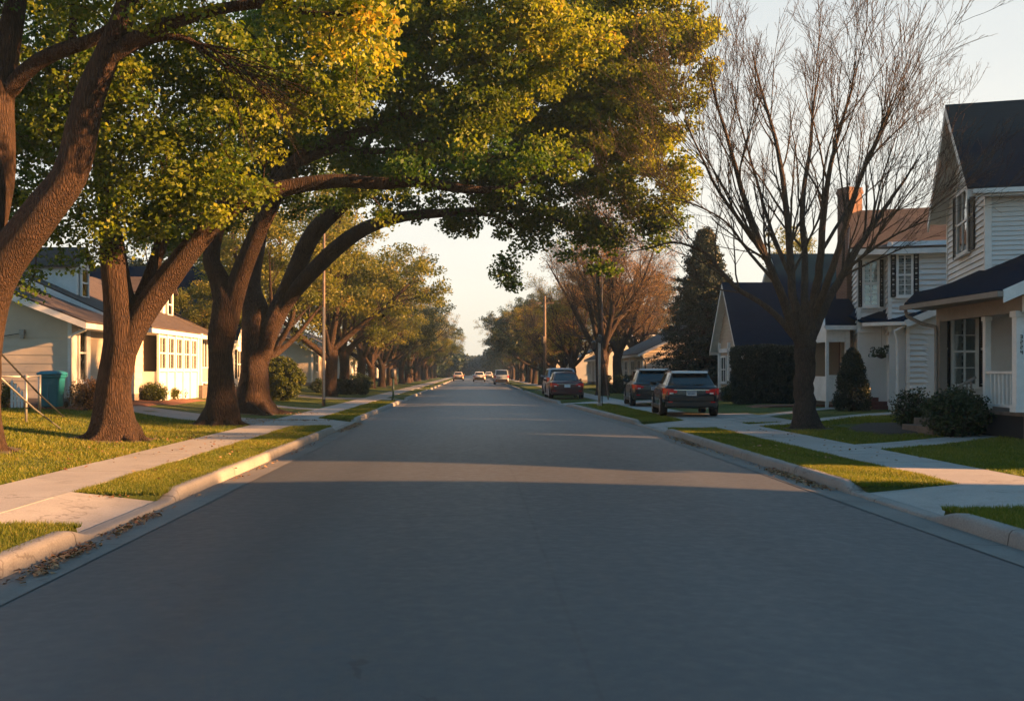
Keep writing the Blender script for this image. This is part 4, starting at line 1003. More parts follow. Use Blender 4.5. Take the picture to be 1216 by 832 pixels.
def post(mb, x, y, z0, z1, w, m=0):
    mb.box(x - w / 2, x + w / 2, y - w / 2, y + w / 2, z0 + .14, z1 - .12, m)
    mb.box(x - w * .68, x + w * .68, y - w * .68, y + w * .68, z0, z0 + .14, m)
    mb.box(x - w * .68, x + w * .68, y - w * .68, y + w * .68, z1 - .12, z1, m)
def railing(house, a, b, h=.85, gap=.12, mat='trim_white', z_extra=0):
    """a, b: floor points (x, y, z)"""
    A, B = Vector(a), Vector(b); L = (B - A).length; r = MB()
    up = Vector((0, 0, 1))
    r.beam(A + up * h, B + up * h, .07, .05); r.beam(A + up * .10, B + up * .10, .05, .05)
    n = max(2, int(L / gap))
    for i in range(1, n):
        p = A + (B - A) * (i / n); r.box(p.x - .017, p.x + .017, p.y - .017, p.y + .017, p.z + .10, p.z + h - .02)
    return r.build('railing', M[mat], house)
def downspout(house, pts, mat='trim_white', r=.045):
    m = MB()
    for a, b in zip(pts[:-1], pts[1:]): m.beam(a, b, r * 2, r * 1.6, up=(0, 1, 0))
    return m.build('downspout', M[mat], house)
def gable_roof_y(house, x0, x1, y0, y1, ze, zr, mat, oh=.4, th=.16, trim='trim_white', xr=None):
    """ridge along the street (Y)"""
    xm = (x0 + x1) / 2 if xr is None else xr; sl = (zr - ze) / (xm - x0); sr = (zr - ze) / (x1 - xm)
    a0, a1 = x0 - oh, x1 + oh; zl, zrr = ze - sl * oh, ze - sr * oh; yy0, yy1 = y0 - oh, y1 + oh
    r = MB(); g = .035
    r.slab([(a0, yy0, zl + g), (xm, yy0, zr + g), (xm, yy1, zr + g), (a0, yy1, zl + g)][::-1], (0, 0, .05))
    r.slab([(xm, yy0, zr + g), (a1, yy0, zrr + g), (a1, yy1, zrr + g), (xm, yy1, zr + g)][::-1], (0, 0, .05))
    o = r.build('roof', M[mat + '_y'], house)
    t = MB()
    for yy in (yy0, yy1 - .03):
        t.slab([(a0, yy, zl + g - .002), (xm, yy, zr + g - .002), (xm, yy, zr - th), (a0, yy, zl - th)][::1], (0, .03, 0))
        t.slab([(xm, yy, zr + g - .002), (a1, yy, zrr + g - .002), (a1, yy, zrr - th), (xm, yy, zr - th)], (0, .03, 0))
    for (xx, zz) in ((a0, zl), (a1 - .03, zrr)): t.box(xx, xx + .03, yy0 + .03, yy1 - .03, zz - th + .02, zz + .02)
    # soffits under the eaves and rakes
    t.poly([(a0, yy0, zl), (xm, yy0, zr), (xm, y0, zr), (a0, y0, zl)]); t.poly([(xm, yy0, zr), (a1, yy0, zrr), (a1, y0, zrr), (xm, y0, zr)])
    t.poly([(a0 + .03, y0, zl - th + .03), (x0, y0, zl - th + .03), (x0, y1, zl - th + .03), (a0 + .03, y1, zl - th + .03)])
    t.poly([(x1, y0, zrr - th + .03), (a1 - .03, y0, zrr - th + .03), (a1 - .03, y1, zrr - th + .03), (x1, y1, zrr - th + .03)])
    t.build('fascia', M[trim], o)
    return o
def gable_roof_x(house, x0, x1, y0, y1, ze, zr, mat, oh=.4, th=.16, trim='trim_white'):
    ym = (y0 + y1) / 2; s = (zr - ze) / (ym - y0); b0, b1 = y0 - oh, y1 + oh; zl = ze - s * oh; xx0, xx1 = x0 - oh, x1 + oh; g = .035
    r = MB()
    r.slab([(xx0, b0, zl + g), (xx1, b0, zl + g), (xx1, ym, zr + g), (xx0, ym, zr + g)], (0, 0, .05))
    r.slab([(xx0, ym, zr + g), (xx1, ym, zr + g), (xx1, b1, zl + g), (xx0, b1, zl + g)], (0, 0, .05))
    o = r.build('roof', M[mat + '_x'], house); t = MB()
    for xx in (xx0, xx1 - .03):
        t.slab([(xx, b0, zl + g - .002), (xx, ym, zr + g - .002), (xx, ym, zr - th), (xx, b0, zl - th)], (.03, 0, 0))
        t.slab([(xx, ym, zr + g - .002), (xx, b1, zl + g - .002), (xx, b1, zl - th), (xx, ym, zr - th)], (.03, 0, 0))
    for yy in (b0, b1 - .03): t.box(xx0 + .03, xx1 - .03, yy, yy + .03, zl - th + .02, zl + .02)
    t.poly([(xx0, b0, zl), (x0, b0, zl), (x0, ym, zr), (xx0, ym, zr)]); t.poly([(xx0, ym, zr), (x0, ym, zr), (x0, b1, zl), (xx0, b1, zl)])
    t.poly([(x0, b0 + .03, zl - th + .03), (x1, b0 + .03, zl - th + .03), (x1, y0, zl - th + .03), (x0, y0, zl - th + .03)])
    t.build('fascia', M[trim], o)
    return o
def body(house, x0, x1, y0, y1, z0, ze, zr, ridge, mat, near=None, expo=.17, xr=None):
    """closed walls with gable ends; near: list of 'front' (-Y), 'left' (-X), 'right' (+X) sides that get real lap boards"""
    w = MB(); xm = (x0 + x1) / 2 if xr is None else xr; ym = (y0 + y1) / 2
    if ridge == 'y':
        w.poly([(x0, y0, z0), (x1, y0, z0), (x1, y0, ze), (xm, y0, zr), (x0, y0, ze)]); w.poly([(x1, y1, z0), (x0, y1, z0), (x0, y1, ze), (xm, y1, zr), (x1, y1, ze)])
        w.poly([(x0, y1, z0), (x0, y0, z0), (x0, y0, ze), (x0, y1, ze)]); w.poly([(x1, y0, z0), (x1, y1, z0), (x1, y1, ze), (x1, y0, ze)])
        iv = lambda v: (x0, x1) if v <= ze else (x0 + (xm - x0) * (v - ze) / (zr - ze), x1 - (x1 - xm) * (v - ze) / (zr - ze))
        top = zr; sv = lambda v: (0, y1 - y0); st = ze
    else:
        w.poly([(x0, y0, z0), (x1, y0, z0), (x1, y0, ze), (x0, y0, ze)]); w.poly([(x1, y1, z0), (x0, y1, z0), (x0, y1, ze), (x1, y1, ze)])
        w.poly([(x0, y1, z0), (x0, y0, z0), (x0, y0, ze), (x0, ym, zr), (x0, y1, ze)]); w.poly([(x1, y0, z0), (x1, y1, z0), (x1, y1, ze), (x1, ym, zr), (x1, y0, ze)])
        iv = lambda v: (x0, x1); top = ze; st = zr
        sv = lambda v: (0, y1 - y0) if v <= ze else ((ym - y0) * (v - ze) / (zr - ze), (y1 - y0) - (ym - y0) * (v - ze) / (zr - ze))
    near = near or []; ou = .014 if expo > .25 else .036
    c = .06
    if 'front' in near: lap(w, lambda a, b, n: (a, y0 - n, b), z0 + .3, top - .02, lambda v: (iv(v)[0] + c, iv(v)[1] - c) if v < ze else iv(v), expo, ou)
    if 'left' in near: lap(w, lambda a, b, n: (x0 - n, y1 - a, b), z0 + .3, st - .02, lambda v: (sv(v)[0] + c, sv(v)[1] - c) if v < ze else sv(v), expo, ou)
    if 'right' in near: lap(w, lambda a, b, n: (x1 + n, y0 + a, b), z0 + .3, st - .02, lambda v: (sv(v)[0] + c, sv(v)[1] - c) if v < ze else sv(v), expo, ou)
    o = w.build('wall', M[mat] if near else M[mat + '_far'], house)
    for (xx, yy) in ((x0, y0), (x1, y0), (x0, y1), (x1, y1)):
        t = MB(); sx = -1 if xx == x0 else 1; sy = -1 if yy == y0 else 1
        t.box(min(xx + sx * .045, xx - sx * .08), max(xx + sx * .045, xx - sx * .08), min(yy + sy * .045, yy - sy * .08), max(yy + sy * .045, yy - sy * .08), z0 + .3, ze - .02)
        t.build_each('corner_board', M['trim_white'], house)
    f = MB(); f.box(x0 - .03, x1 + .03, y0 - .03, y1 + .03, z0 - .5, z0 + .30); f.build('foundation', M['stone_base'], house)
    return o
def simple_house(label, x0, x1, y0, y1, ridge='y', ze=2.9, zr=5.4, wall='siding_white', roof='shingle_grey', side=1, storey=1, group='houses further down the street'):
    """side: +1 right of the street (front faces -X), -1 left of it"""
    z0 = gz(x0 if side > 0 else x1) - .02
    h = thing('house', label, 'house', ((x0 + x1) / 2, (y0 + y1) / 2, z0), 0, group)
    body(h, x0, x1, y0, y1, z0, ze, zr, ridge, wall)
    (gable_roof_y if ridge == 'y' else gable_roof_x)(h, x0, x1, y0, y1, ze, zr, roof)
    fx = x0 if side > 0 else x1
    fr = (lambda a, b, n: (fx - side * n, y0 + a, b)); L = y1 - y0
    for k in range(2 if L < 10 else 3):
        u = L * (k + .5) / (2 if L < 10 else 3)
        if k == 1: door(h, fr, u, z0 + .35, mat='door_dark')
        else:
            window(h, fr, u, z0 + 1.15, z0 + 2.35, 1.1, .32 if storey == 2 else 0)
    if storey == 2:
        for k in range(3): window(h, fr, L * (k + .5) / 3, z0 + 3.7, z0 + 4.9, 1.0, .32)
    ff = lambda a, b, n: (x0 + a, y0 - n, b)
    for k in range(2): window(h, ff, (x1 - x0) * (k + .5) / 2, z0 + 1.15, z0 + 2.3, .95)
    s = MB()
    for k in range(3): s.box(min(fx - side * (.3 + .3 * (2 - k)), fx), max(fx - side * (.3 + .3 * (2 - k)), fx), y0 + L * .5 - .8, y0 + L * .5 + .8, z0 - .1, z0 + .11 * (k + 1))
    s.build('steps', M['concrete_old'], h)
    return h

# ------------------------------------------------------------------ nearest right house: white, two storeys, blue slate roof, corner porch
def house_near_right():
    z0 = gz(12.4); ph = R(16); ox, oy = 12.4, 24.0
    u = np.array([math.cos(ph), -math.sin(ph)]); v = np.array([math.sin(ph), math.cos(ph)])
    W = lambda a, b, z: (ox + u[0] * a + v[0] * b, oy + u[1] * a + v[1] * b, z)
    h = thing('two_storey_house', 'white two storey house at the right edge with steep slate roof and railed corner porch', 'house', (ox, oy, z0))
    D, Wd, ze, zr = 5.0, 9.0, 6.3, 8.62
    w = MB()
    fL = frame(*W(0, D, 0)[:2], -v[0], -v[1], -u[0], -u[1])       # street gable, runs from far to near corner
    fF = frame(*W(0, 0, 0)[:2], u[0], u[1], -v[0], -v[1])         # wall facing the camera
    w.poly([W(0, D, z0), W(0, 0, z0), W(0, 0, ze), W(0, D / 2, zr), W(0, D, ze)]); w.poly([W(0, 0, z0), W(Wd, 0, z0), W(Wd, 0, ze), W(0, 0, ze)])
    w.poly([W(Wd, 0, z0), W(Wd, D, z0), W(Wd, D, ze), W(Wd, D / 2, zr), W(Wd, 0, ze)]); w.poly([W(Wd, D, z0), W(0, D, z0), W(0, D, ze), W(Wd, D, ze)])
    gi = lambda q: (.06, D - .10) if q < ze else (D / 2 * (q - ze) / (zr - ze), D - D / 2 * (q - ze) / (zr - ze))
    lap(w, fL, 3.6, zr - .05, gi, .155); lap(w, fF, 3.6, ze - .02, lambda q: (.10, Wd - .1), .115)
    w.build('wall', M['siding_white'], h)
    c = MB()
    c.fbox(fF, -.05, .10, 3.6, ze, 0, .05); c.fbox(fL, D - .10, D + .0, 3.6, ze, .0, .05); c.fbox(fL, -.05, .06, 3.6, ze, 0, .05)
    c.build_each('corner_board', M['trim_white'], h)
    # roof, ridge runs away from the street
    oh = .5; s = (zr - ze) / (D / 2); g = .04; zl = ze - s * .42
    r = MB(); a0, a1 = -oh, Wd + oh
    r.slab([W(a0, -.42, zl + g), W(a1, -.42, zl + g), W(a1, D / 2, zr + g), W(a0, D / 2, zr + g)], (0, 0, .06))
    r.slab([W(a0, D / 2, zr + g), W(a1, D / 2, zr + g), W(a1, D + .42, zl + g), W(a0, D + .42, zl + g)], (0, 0, .06))
    ro = r.build('roof', M['shingle_slate_x'], h)
    t = MB(); th = .2
    du = (u[0] * .04, u[1] * .04, 0)
    t.slab([W(a0 - .0, -.42, zl + g - .003), W(a0, D / 2, zr + g - .003), W(a0, D / 2, zr - th), W(a0, -.42, zl - th)], du)
    t.slab([W(a0, D / 2, zr + g - .003), W(a0, D + .42, zl + g - .003), W(a0, D + .42, zl - th), W(a0, D / 2, zr - th)], du)
    t.slab([W(a0 + .04, -.42, zl - .14), W(a1, -.42, zl - .14), W(a1, -.42, zl + .03), W(a0 + .04, -.42, zl + .03)], (v[0] * .04, v[1] * .04, 0))
    t.poly([W(a0 + .04, -.38, zl), W(0, -.38, zl), W(0, D / 2, zr), W(a0 + .04, D / 2, zr)]); t.poly([W(a0 + .04, D / 2, zr), W(0, D / 2, zr), W(0, D + .42, zl), W(a0 + .04, D + .42, zl)])
    t.poly([W(0, -.38, zl - .12), W(a1, -.38, zl - .12), W(a1, 0, zl - .12), W(0, 0, zl - .12)])
    t.build('fascia', M['trim_white'], ro)
    gt = MB(); gt.beam(W(a0 + .1, -.48, zl - .03), W(a1, -.48, zl - .03), .12, .11); gt.build('gutter', M['trim_white'], ro)
    window(h, fL, D - 2.55, 4.78, 6.35, 1.35, .62, cols=2, rows=2, curtain=.9)
    # lower roof over porch: single slope rising from the street side
    ex, ez, sl = 10.50, 3.16, .44
    Yn, Yf = 19.7, 24.45
    rz = lambda x: ez + sl * (x - ex)
    r = MB()
    r.slab([(ex, Yn, rz(ex)), (16.0, Yn, rz(16.0)), (16.0, 24.2, rz(16.0)), (12.34, 24.0, rz(12.34)), (12.45, 24.45, rz(12.45)), (ex + .1, Yf, rz(ex + .1))], (0, 0, .07))
    r.slab([(ex + .1, Yf, rz(ex + .1)), (12.45, Yf, rz(12.45)), (13.75, 29.0, rz(12.45)), (13.0, 29.2, rz(12.1))], (0, 0, .068))
    lr = r.build('porch_roof', M['shingle_slate_y'], h)
    t = MB()
    t.slab([(ex, Yn - .03, rz(ex) + .06), (16, Yn - .03, rz(16) + .06), (16, Yn - .03, rz(16) - .2), (ex, Yn - .03, rz(ex) - .2)], (0, .028, 0))
    t.box(ex + .45, 16, Yn + .02, Yn + .12, 2.78, 3.12)                  # beam facing the camera
    t.slab([(ex + .45, Yn + .06, 3.12), (16, Yn + .06, 3.12), (16, Yn + .06, rz(16) - .02), (ex + .45, Yn + .06, rz(ex + .45) - .02)], (0, .03, 0))
    t.build('fascia', M['trim_white'], lr)
    t = MB(); t.beam((ex - .05, Yn - .02, ez - .02), (ex + .05, Yf, ez - .0), .13, .11)
    t.build('gutter', M['trim_taupe'], lr)
    t = MB(); t.beam((11.02, Yn + .15, 2.98), (11.28, 24.1, 2.98), .10, .36); t.poly([(ex, Yn, ez - .03), (ex + .1, Yf, ez - .03), (11.3, Yf, 3.1), (11.0, Yn, 3.1)])
    t.build('porch_beam', M['trim_taupe'], h)
    lw = MB(); fw = frame(11.36, 24.3, 1, 0, 0, -1)
    lw.poly([(11.36, 24.3, z0), (16, 24.3, z0), (16, 24.3, 5.2), (11.36, 24.3, 3.3)]); lw.poly([(13.75, 28.9, z0), (11.36, 24.3, z0), (11.36, 24.3, 3.3), (13.75, 28.9, 3.9)])
    lap(lw, fw, .9, 3.2, lambda q: (.06, 1.16), .155)
    lw.build('lower_wall', M['siding_white'], h)
    t = MB(); t.fbox(fw, -.04, .06, .3, 3.2, 0, .045); t.fbox(fw, 1.16, 1.28, .3, 3.2, 0, .05); t.fbox(fw, 1.62, 1.70, .8, 3.2, 0, .03); t.build_each('corner_board', M['trim_white'], h)
    window(h, fw, .62, 1.30, 2.88, .52, .20, cols=2, rows=4, curtain=.8)
    # recessed porch wall with door
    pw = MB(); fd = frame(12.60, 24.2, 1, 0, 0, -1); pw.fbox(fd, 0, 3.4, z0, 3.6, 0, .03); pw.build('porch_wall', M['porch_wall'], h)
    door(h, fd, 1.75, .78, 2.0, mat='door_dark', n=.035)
    # deck, skirt, steps
    d = MB(); d.box(10.98, 16, 19.85, 24.25, .70, .78)
    x = 11.0
    for k in range(0, 40):
        d.box(11.04 + k * .125, 11.13 + k * .125, 19.90, 19.94, z0 - .1, .70)
    d.build('porch_deck', M['wood_weathered'], h)
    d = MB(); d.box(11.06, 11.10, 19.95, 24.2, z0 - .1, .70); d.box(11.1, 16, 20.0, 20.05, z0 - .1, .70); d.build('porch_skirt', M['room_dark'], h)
    d = MB()
    for k in range(3): d.box(10.98 - .28 * (3 - k), 10.975, 21.9, 23.5, z0 - .1, z0 + .15 * (k + 1) - .03)
    d.build('steps', M['wood_weathered'], h)
    p = MB(); post(p, 11.0, 20.05, .78, 2.82, .17); pn = p.build('porch_post', M['trim_white'], h)
    p = MB(); post(p, 11.24, 21.75, .78, 2.82, .12); p.build('porch_post', M['trim_white'], h)
    p = MB(); post(p, 13.6, 20.05, .78, 2.82, .17); p.build('porch_post', M['trim_white'], h)
    p = MB(); p.box(11.20, 11.38, 23.86, 24.04, z0, 2.9); p.build('porch_post', M['trim_taupe'], h)
    p = MB()                                                              # arched brackets
    for s_, x0_ in ((1, 11.085), (-1, 13.51)):
        for k in range(6):
            a, b = k / 6 * math.pi / 2, (k + 1) / 6 * math.pi / 2
            p.beam((x0_ + s_ * .45 * (1 - math.cos(a)), 20.05, 2.38 + .42 * math.sin(a)), (x0_ + s_ * .45 * (1 - math.cos(b)), 20.05, 2.38 + .42 * math.sin(b)), .06, .08, up=(0, 1, 0))
    p.build('bracket', M['trim_white'], h)
    railing(h, (11.02, 20.2, .78), (11.22, 21.68, .78), .80, .21); railing(h, (11.12, 20.05, .78), (13.5, 20.05, .78), .80, .13)
    railing(h, (11.12, 22.0, .80), (10.45, 22.0, .42), .68, .11, 'trim_taupe')
    t = MB()
    t.tube([(10.62, 24.42, 3.1), (10.66, 24.4, 2.95), (10.95, 24.2, 2.75), (11.16, 24.0, 2.68), (11.17, 23.98, 2.5), (11.17, 23.98, .5), (10.95, 23.9, .38)], .045, 8)
    t.build('downspout', M['trim_taupe'], h, True)
    # house number, one numeral under the other, on the post
    fn = frame(10.915, 19.96, .94, 0, 0, -1)
    nb = MB(); seg = {'3': 'abgcd', '2': 'abged', '1': 'bc', '4': 'fgbc', '8': 'abcdefg'}
    for i, ch in enumerate('3224'):
        cx, cy_ = .10, 2.30 - i * .105; wd, hh = .025, .038
        S_ = {'a': (-wd, hh - .011, wd, hh), 'g': (-wd, -.006, wd, .006), 'd': (-wd, -hh, wd, -hh + .011), 'b': (wd - .012, 0, wd, hh), 'c': (wd - .012, -hh, wd, 0), 'f': (-wd, 0, -wd + .012, hh), 'e': (-wd, -hh, -wd + .012, 0)}
        for q in seg[ch]:
            x0_, y0_, x1_, y1_ = S_[q]; nb.fbox(fn, cx + x0_, cx + x1_, cy_ + y0_, cy_ + y1_, .003 + .001 * 'abcdefg'.index(q), .012 + .0005 * 'abcdefg'.index(q))
    nb.build('house_number', M['digit_black'], h)
    for (px_, py_) in ((13.0, 20.6),):
        c = MB(); c.lathe((px_, py_, .78), [(.16, 0), (.2, .3), (.22, .34)], 14); c.build('flower_pot', M['brick_step'], h)
house_near_right()

# ------------------------------------------------------------------ second right house: white, brown roof, brick chimney
def house_mid_right():
    z0 = gz(14.5); ph = R(17); ox, oy = 13.95, 36.0
    u = np.array([math.cos(ph), -math.sin(ph)]); v = np.array([math.sin(ph), math.cos(ph)])
    W = lambda a, b, z: (ox + u[0] * a + v[0] * b, oy + u[1] * a + v[1] * b, z)
    h = thing('two_storey_house', 'white clapboard house with brown shingle roof and brick chimney behind the bare tree', 'house', (ox, oy, z0))
    D, Wd, ze, zr = 5.6, 9.5, 6.15, 7.75
    fF = frame(*W(0, 0, 0)[:2], u[0], u[1], -v[0], -v[1]); fL = frame(*W(0, D, 0)[:2], -v[0], -v[1], -u[0], -u[1])
    w = MB()
    w.poly([W(0, D, z0), W(0, 0, z0), W(0, 0, ze), W(0, D / 2, zr), W(0, D, ze)]); w.poly([W(0, 0, z0), W(Wd, 0, z0), W(Wd, 0, ze), W(0, 0, ze)])
    w.poly([W(Wd, 0, z0), W(Wd, D, z0), W(Wd, D, ze), W(Wd, D / 2, zr), W(Wd, 0, ze)]); w.poly([W(Wd, D, z0), W(0, D, z0), W(0, D, ze), W(Wd, D, ze)])
    lap(w, fF, 3.0, ze - .02, lambda q: (.08, .82), .19, .06); lap(w, fL, 3.0, zr - .05, lambda q: (.06, D - .08) if q < ze else (D / 2 * (q - ze) / (zr - ze), D - D / 2 * (q - ze) / (zr - ze)), .19, .06)
    # projecting block right of the corner window
    pj = .85
    fP = frame(*W(.95, -pj, 0)[:2], u[0], u[1], -v[0], -v[1]); fS = frame(*W(.95, 0, 0)[:2], -v[0], -v[1], -u[0], -u[1])
    w.poly([W(.95, -pj, z0), W(Wd, -pj, z0), W(Wd, -pj, ze), W(.95, -pj, ze)]); w.poly([W(.95, 0, z0), W(.95, -pj, z0), W(.95, -pj, ze), W(.95, 0, ze)])
    lap(w, fP, 2.9, ze - .02, lambda q: (.08, Wd - 1.0), .19, .06); lap(w, fS, 2.9, ze - .02, lambda q: (.02, pj - .06), .19, .06)
    w.build('wall', M['siding_white'], h)
    c = MB(); c.fbox(fP, -.04, .08, 3, ze, 0, .04); c.fbox(fF, -.04, .08, 3, ze, 0, .04); c.fbox(fP, .98, 1.04, 3, ze, .0, .034); c.build_each('corner_board', M['trim_white'], h)
    window(h, fF, .42, 4.0, 5.55, .42, .13, cols=2, rows=4, curtain=.7); window(h, fP, .50, 4.28, 5.65, .40, .17, cols=2, rows=4, curtain=.6)
    s = (zr - ze) / (D / 2); g = .04; oh = .3; f0 = -pj - .35; zl = ze - s * (-f0) * .45
    r = MB(); a1 = Wd + .4
    r.slab([W(-.35, -.3, ze - s * .3 + g), W(a1, f0, zl + g), W(a1, D / 2, zr + g), W(-.1, D / 2, zr + g)], (0, 0, .06))
    r.slab([W(-.35, -.3, ze - s * .3 + g), W(.85, f0, zl + g), W(a1, f0, zl + g)], (0, 0, .059))
    r.slab([W(-.1, D / 2, zr + g), W(a1, D / 2, zr + g), W(a1, D + .4, ze - s * .4 + g), W(-.35, D + .4, ze - s * .4 + g)], (0, 0, .06))
    ro = r.build('roof', M['shingle_brown_x'], h)
    t = MB()
    t.slab([W(.85, f0, zl + .02), W(a1, f0, zl + .02), W(a1, f0, zl - .16), W(.85, f0, zl - .16)], (v[0] * .04, v[1] * .04, 0))
    t.poly([W(.85, f0, zl - .15), W(a1, f0, zl - .15), W(a1, -pj, zl - .15), W(.85, -pj, zl - .15)])
    t.slab([W(-.36, -.3, ze - s * .3 + g), W(-.11, D / 2, zr + g), W(-.11, D / 2, zr - .17), W(-.36, -.3, ze - s * .3 - .17)], (u[0] * .04, u[1] * .04, 0))
    t.slab([W(-.11, D / 2, zr + g), W(-.36, D + .4, ze - s * .4 + g), W(-.36, D + .4, ze - s * .4 - .17), W(-.11, D / 2, zr - .17)], (u[0] * .04, u[1] * .04, 0))
    t.slab([W(-.34, -.31, ze - s * .3 + .03), W(.85, f0 + .01, zl + .02), W(.85, f0 + .01, zl - .16), W(-.34, -.31, ze - s * .3 - .17)], (v[0] * .04, v[1] * .04, 0))
    t.build('fascia', M['trim_white'], ro)
    # chimney, shouldered, on the street side
    c = MB(); cx, cy_ = W(-.10, D / 2 + .1, 0)[:2]; zt = 8.75
    def cb(hw, a, b):
        c.hexa([(cx + sx * u[0] * hw + sy * v[0] * .3, cy_ + sx * u[1] * hw + sy * v[1] * .3, z) for z in (a, b) for (sx, sy) in ((-1, -1), (1, -1), (1, 1), (-1, 1))])
    u_, v_ = u, v; u = np.array([math.cos(R(20)), math.sin(R(20))]); v = np.array([-math.sin(R(20)), math.cos(R(20))])
    cb(.40, z0, 6.2); cb(.34, 6.2, zt - .25); cb(.40, zt - .25, zt - .12); cb(.36, zt - .12, zt)
    c.build('chimney', M['brick'], h); u, v = u_, v_
    # porch roof: dark slope falling towards the street
    Yn, Yf = 35.4, 37.9
    A = P(1058, 385, Yn); r = MB(); rz = lambda x: A[2] + .38 * (x - A[0]); xl = A[0]
    xe = PXx(1023, 35.6)
    r.slab([(xe, 35.5, 3.32), (xl, 34.2, 3.30), (19, 34.2, 3.30 + .42 * (19 - xl)), (19, 37.2, 5.6), (14.6, 37.2, 4.35), (xe, 36.9, 3.62)], (0, 0, .06))
    lr = r.build('porch_roof', M['shingle_slate_y'], h)
    t = MB(); t.beam((xe, 35.45, 3.28), (xl, 34.15, 3.26), .1, .12); t.beam((xl - .02, 34.13, 3.24), (19, 34.13, 3.24 + .42 * (19 - xl)), .05, .24); t.build('fascia', M['trim_white'], lr)
    # entry gable with its own little slate roof, half wall and corner posts
    e0, e1, ey = PXx(981, 36.8), PXx(1008, 36.8), 36.8
    r = MB(); zt, zb = Zy(355, 37), Zy(388, 36.6)
    r.slab([(e0 - .12, ey - .25, zb), (e1 + .55, ey - .25, zb), (e1 + .35, ey + .9, zt), (e0 + .25, ey + .9, zt)], (0, 0, .06)); r.slab([(e0 + .25, ey + .9, zt), (e1 + .35, ey + .9, zt), (e1 + .4, ey + 2.2, zb), (e0 - .12, ey + 2.2, zb)], (0, 0, .06))
    er = r.build('entry_roof', M['shingle_slate_x'], h)
    t = MB(); t.beam((e0 - .14, ey - .27, zb - .03), (e1 + .5, ey - .27, zb - .03), .06, .16); t.beam((e0 - .15, ey - .26, zb), (e0 + .22, ey + .9, zt), .05, .14); t.build('fascia', M['trim_white'], er)
    ew = MB(); dz = .45
    ew.box(e0, e0 + .10, ey, ey + .1, z0, zb - .1); ew.box(e1 - .12, e1 + .04, ey, ey + .12, z0, zb - .1); ew.box(e0 + .1, e1 - .12, ey + .02, ey + .08, zb - .55, zb - .1)
    ew.box(e0 + .1, e1 - .12, ey + .02, ey + .08, z0 + .25, 1.42); ew.box(e0 + .08, e1 - .1, ey - .02, ey + .12, 1.42, 1.47)
    ew.box(e0, e0 + .08, ey + .1, ey + 2.0, z0 + .25, 1.42); ew.box(e0, e0 + .08, ey + .1, ey + 2.0, zb - .55, zb - .1)
    ew.poly([(e0, ey + 2.1, zb - .1), (e0, ey, zb - .1), (e0 + .2, ey + .9, zt - .04)])
    ew.build('entry_porch', M['trim_white'], h)
    b = MB(); b.box(e0 + .1, e1 + .5, ey + 2.0, ey + 2.05, z0, 3.1); b.box(e1 + .04, PXx(1023, 36.9), ey + .9, ey + .95, z0, 3.25); b.build('porch_wall', M['siding_tan'], h)
    # lower walls facing the camera
    f1 = frame(PXx(1022, 36.5), 36.5, 1, 0, 0, -1); L1_ = PXx(1049, 36.5) - PXx(1022, 36.5)
    lw = MB(); lw.fbox(f1, 0, L1_, z0, 3.3, -.1, 0); lap(lw, f1, z0 + .3, 3.25, lambda q: (.0, L1_), .19, .06)
    f2 = frame(PXx(1077, 34.6), 34.6, 1, 0, 0, -1); lw.fbox(f2, 0, 3.2, z0, 3.3, -.1, 0)
    lap(lw, f2, z0 + .2, 4.3, lambda q: (.06 if q < 3.25 else .06 + (q - 3.25) / .42, 3.2), .19, .06)
    xs = PXx(1077, 34.6); lw.poly([(xs, 37.5, z0), (xs, 34.6, z0), (xs, 34.6, 3.3), (xs, 37.5, 3.3)])
    lw.build('lower_wall', M['siding_white'], h)
    t = MB(); t.fbox(f1, -.06, .02, z0, 3.3, 0, .04); t.fbox(f1, L1_ - .02, L1_ + .08, z0, 3.3, 0, .04); t.fbox(f2, -.03, .09, z0, 3.35, 0, .045); t.build_each('corner_board', M['trim_white'], h)
    window(h, f1, L1_ * .5, 1.35, 2.85, .26, .15, cols=2, rows=4, curtain=.8)
    rw = MB(); rw.box(PXx(1049, 36.6), xs + .1, 37.0, 37.05, z0, 3.4); rw.build('recess_wall', M['door_grey'], h)
    fr_ = frame(PXx(1049, 36.9), 36.99, 1, 0, 0, -1); door(h, fr_, .55, .55, 2.1, .8, mat='door_grey')
    s_ = MB()
    for k in range(3): s_.box(PXx(1020, 36) - .0 + .12 * k, PXx(1068, 35.2), 35.2 + .3 * k, 36.95, z0 - .1, z0 + .14 * (k + 1))
    s_.build('steps', M['brick_step'], h)
    t = MB(); X0 = PXx(1066, 34.4); t.tube([(xl + .1, 34.3, 3.22), (X0 - .12, 34.35, 3.0), (X0 - .02, 34.42, 2.7), (X0, 34.45, 2.4), (X0, 34.45, .75), (X0 - .05, 34.4, .6), (X0 - .18, 34.3, .45), (X0 - .20, 34.28, .2)], .042, 8)
    t.build('downspout', M['trim_white'], h, True)
    bp = MB(); bp.lathe((PXx(1047, 35.2), 35.2, 2.05), [(.02, .0), (.14, .05), (.16, .16)], 12); bp.tube([(PXx(1047, 35.2), 35.2, 2.2), (PXx(1047, 35.2), 35.2, 3.2)], .006, 4); hb = bp.build('basket', M['plastic_black'])
    props(hb, 'hanging planter basket under the brown roofed house porch eave', 'hanging basket')
    rng = np.random.default_rng(8); c = np.array([(PXx(1047, 35.2), 35.2, 2.3)]) + rng.normal(0, .16, (24, 3)) * (1.5, 1, .7)
    vv, ff, tt = leaves(rng, c, 16, .12, (.04, .09), .6); np_mesh('foliage', vv, [ff], M['leaf_dark'], hb, tint=tt)
house_mid_right()

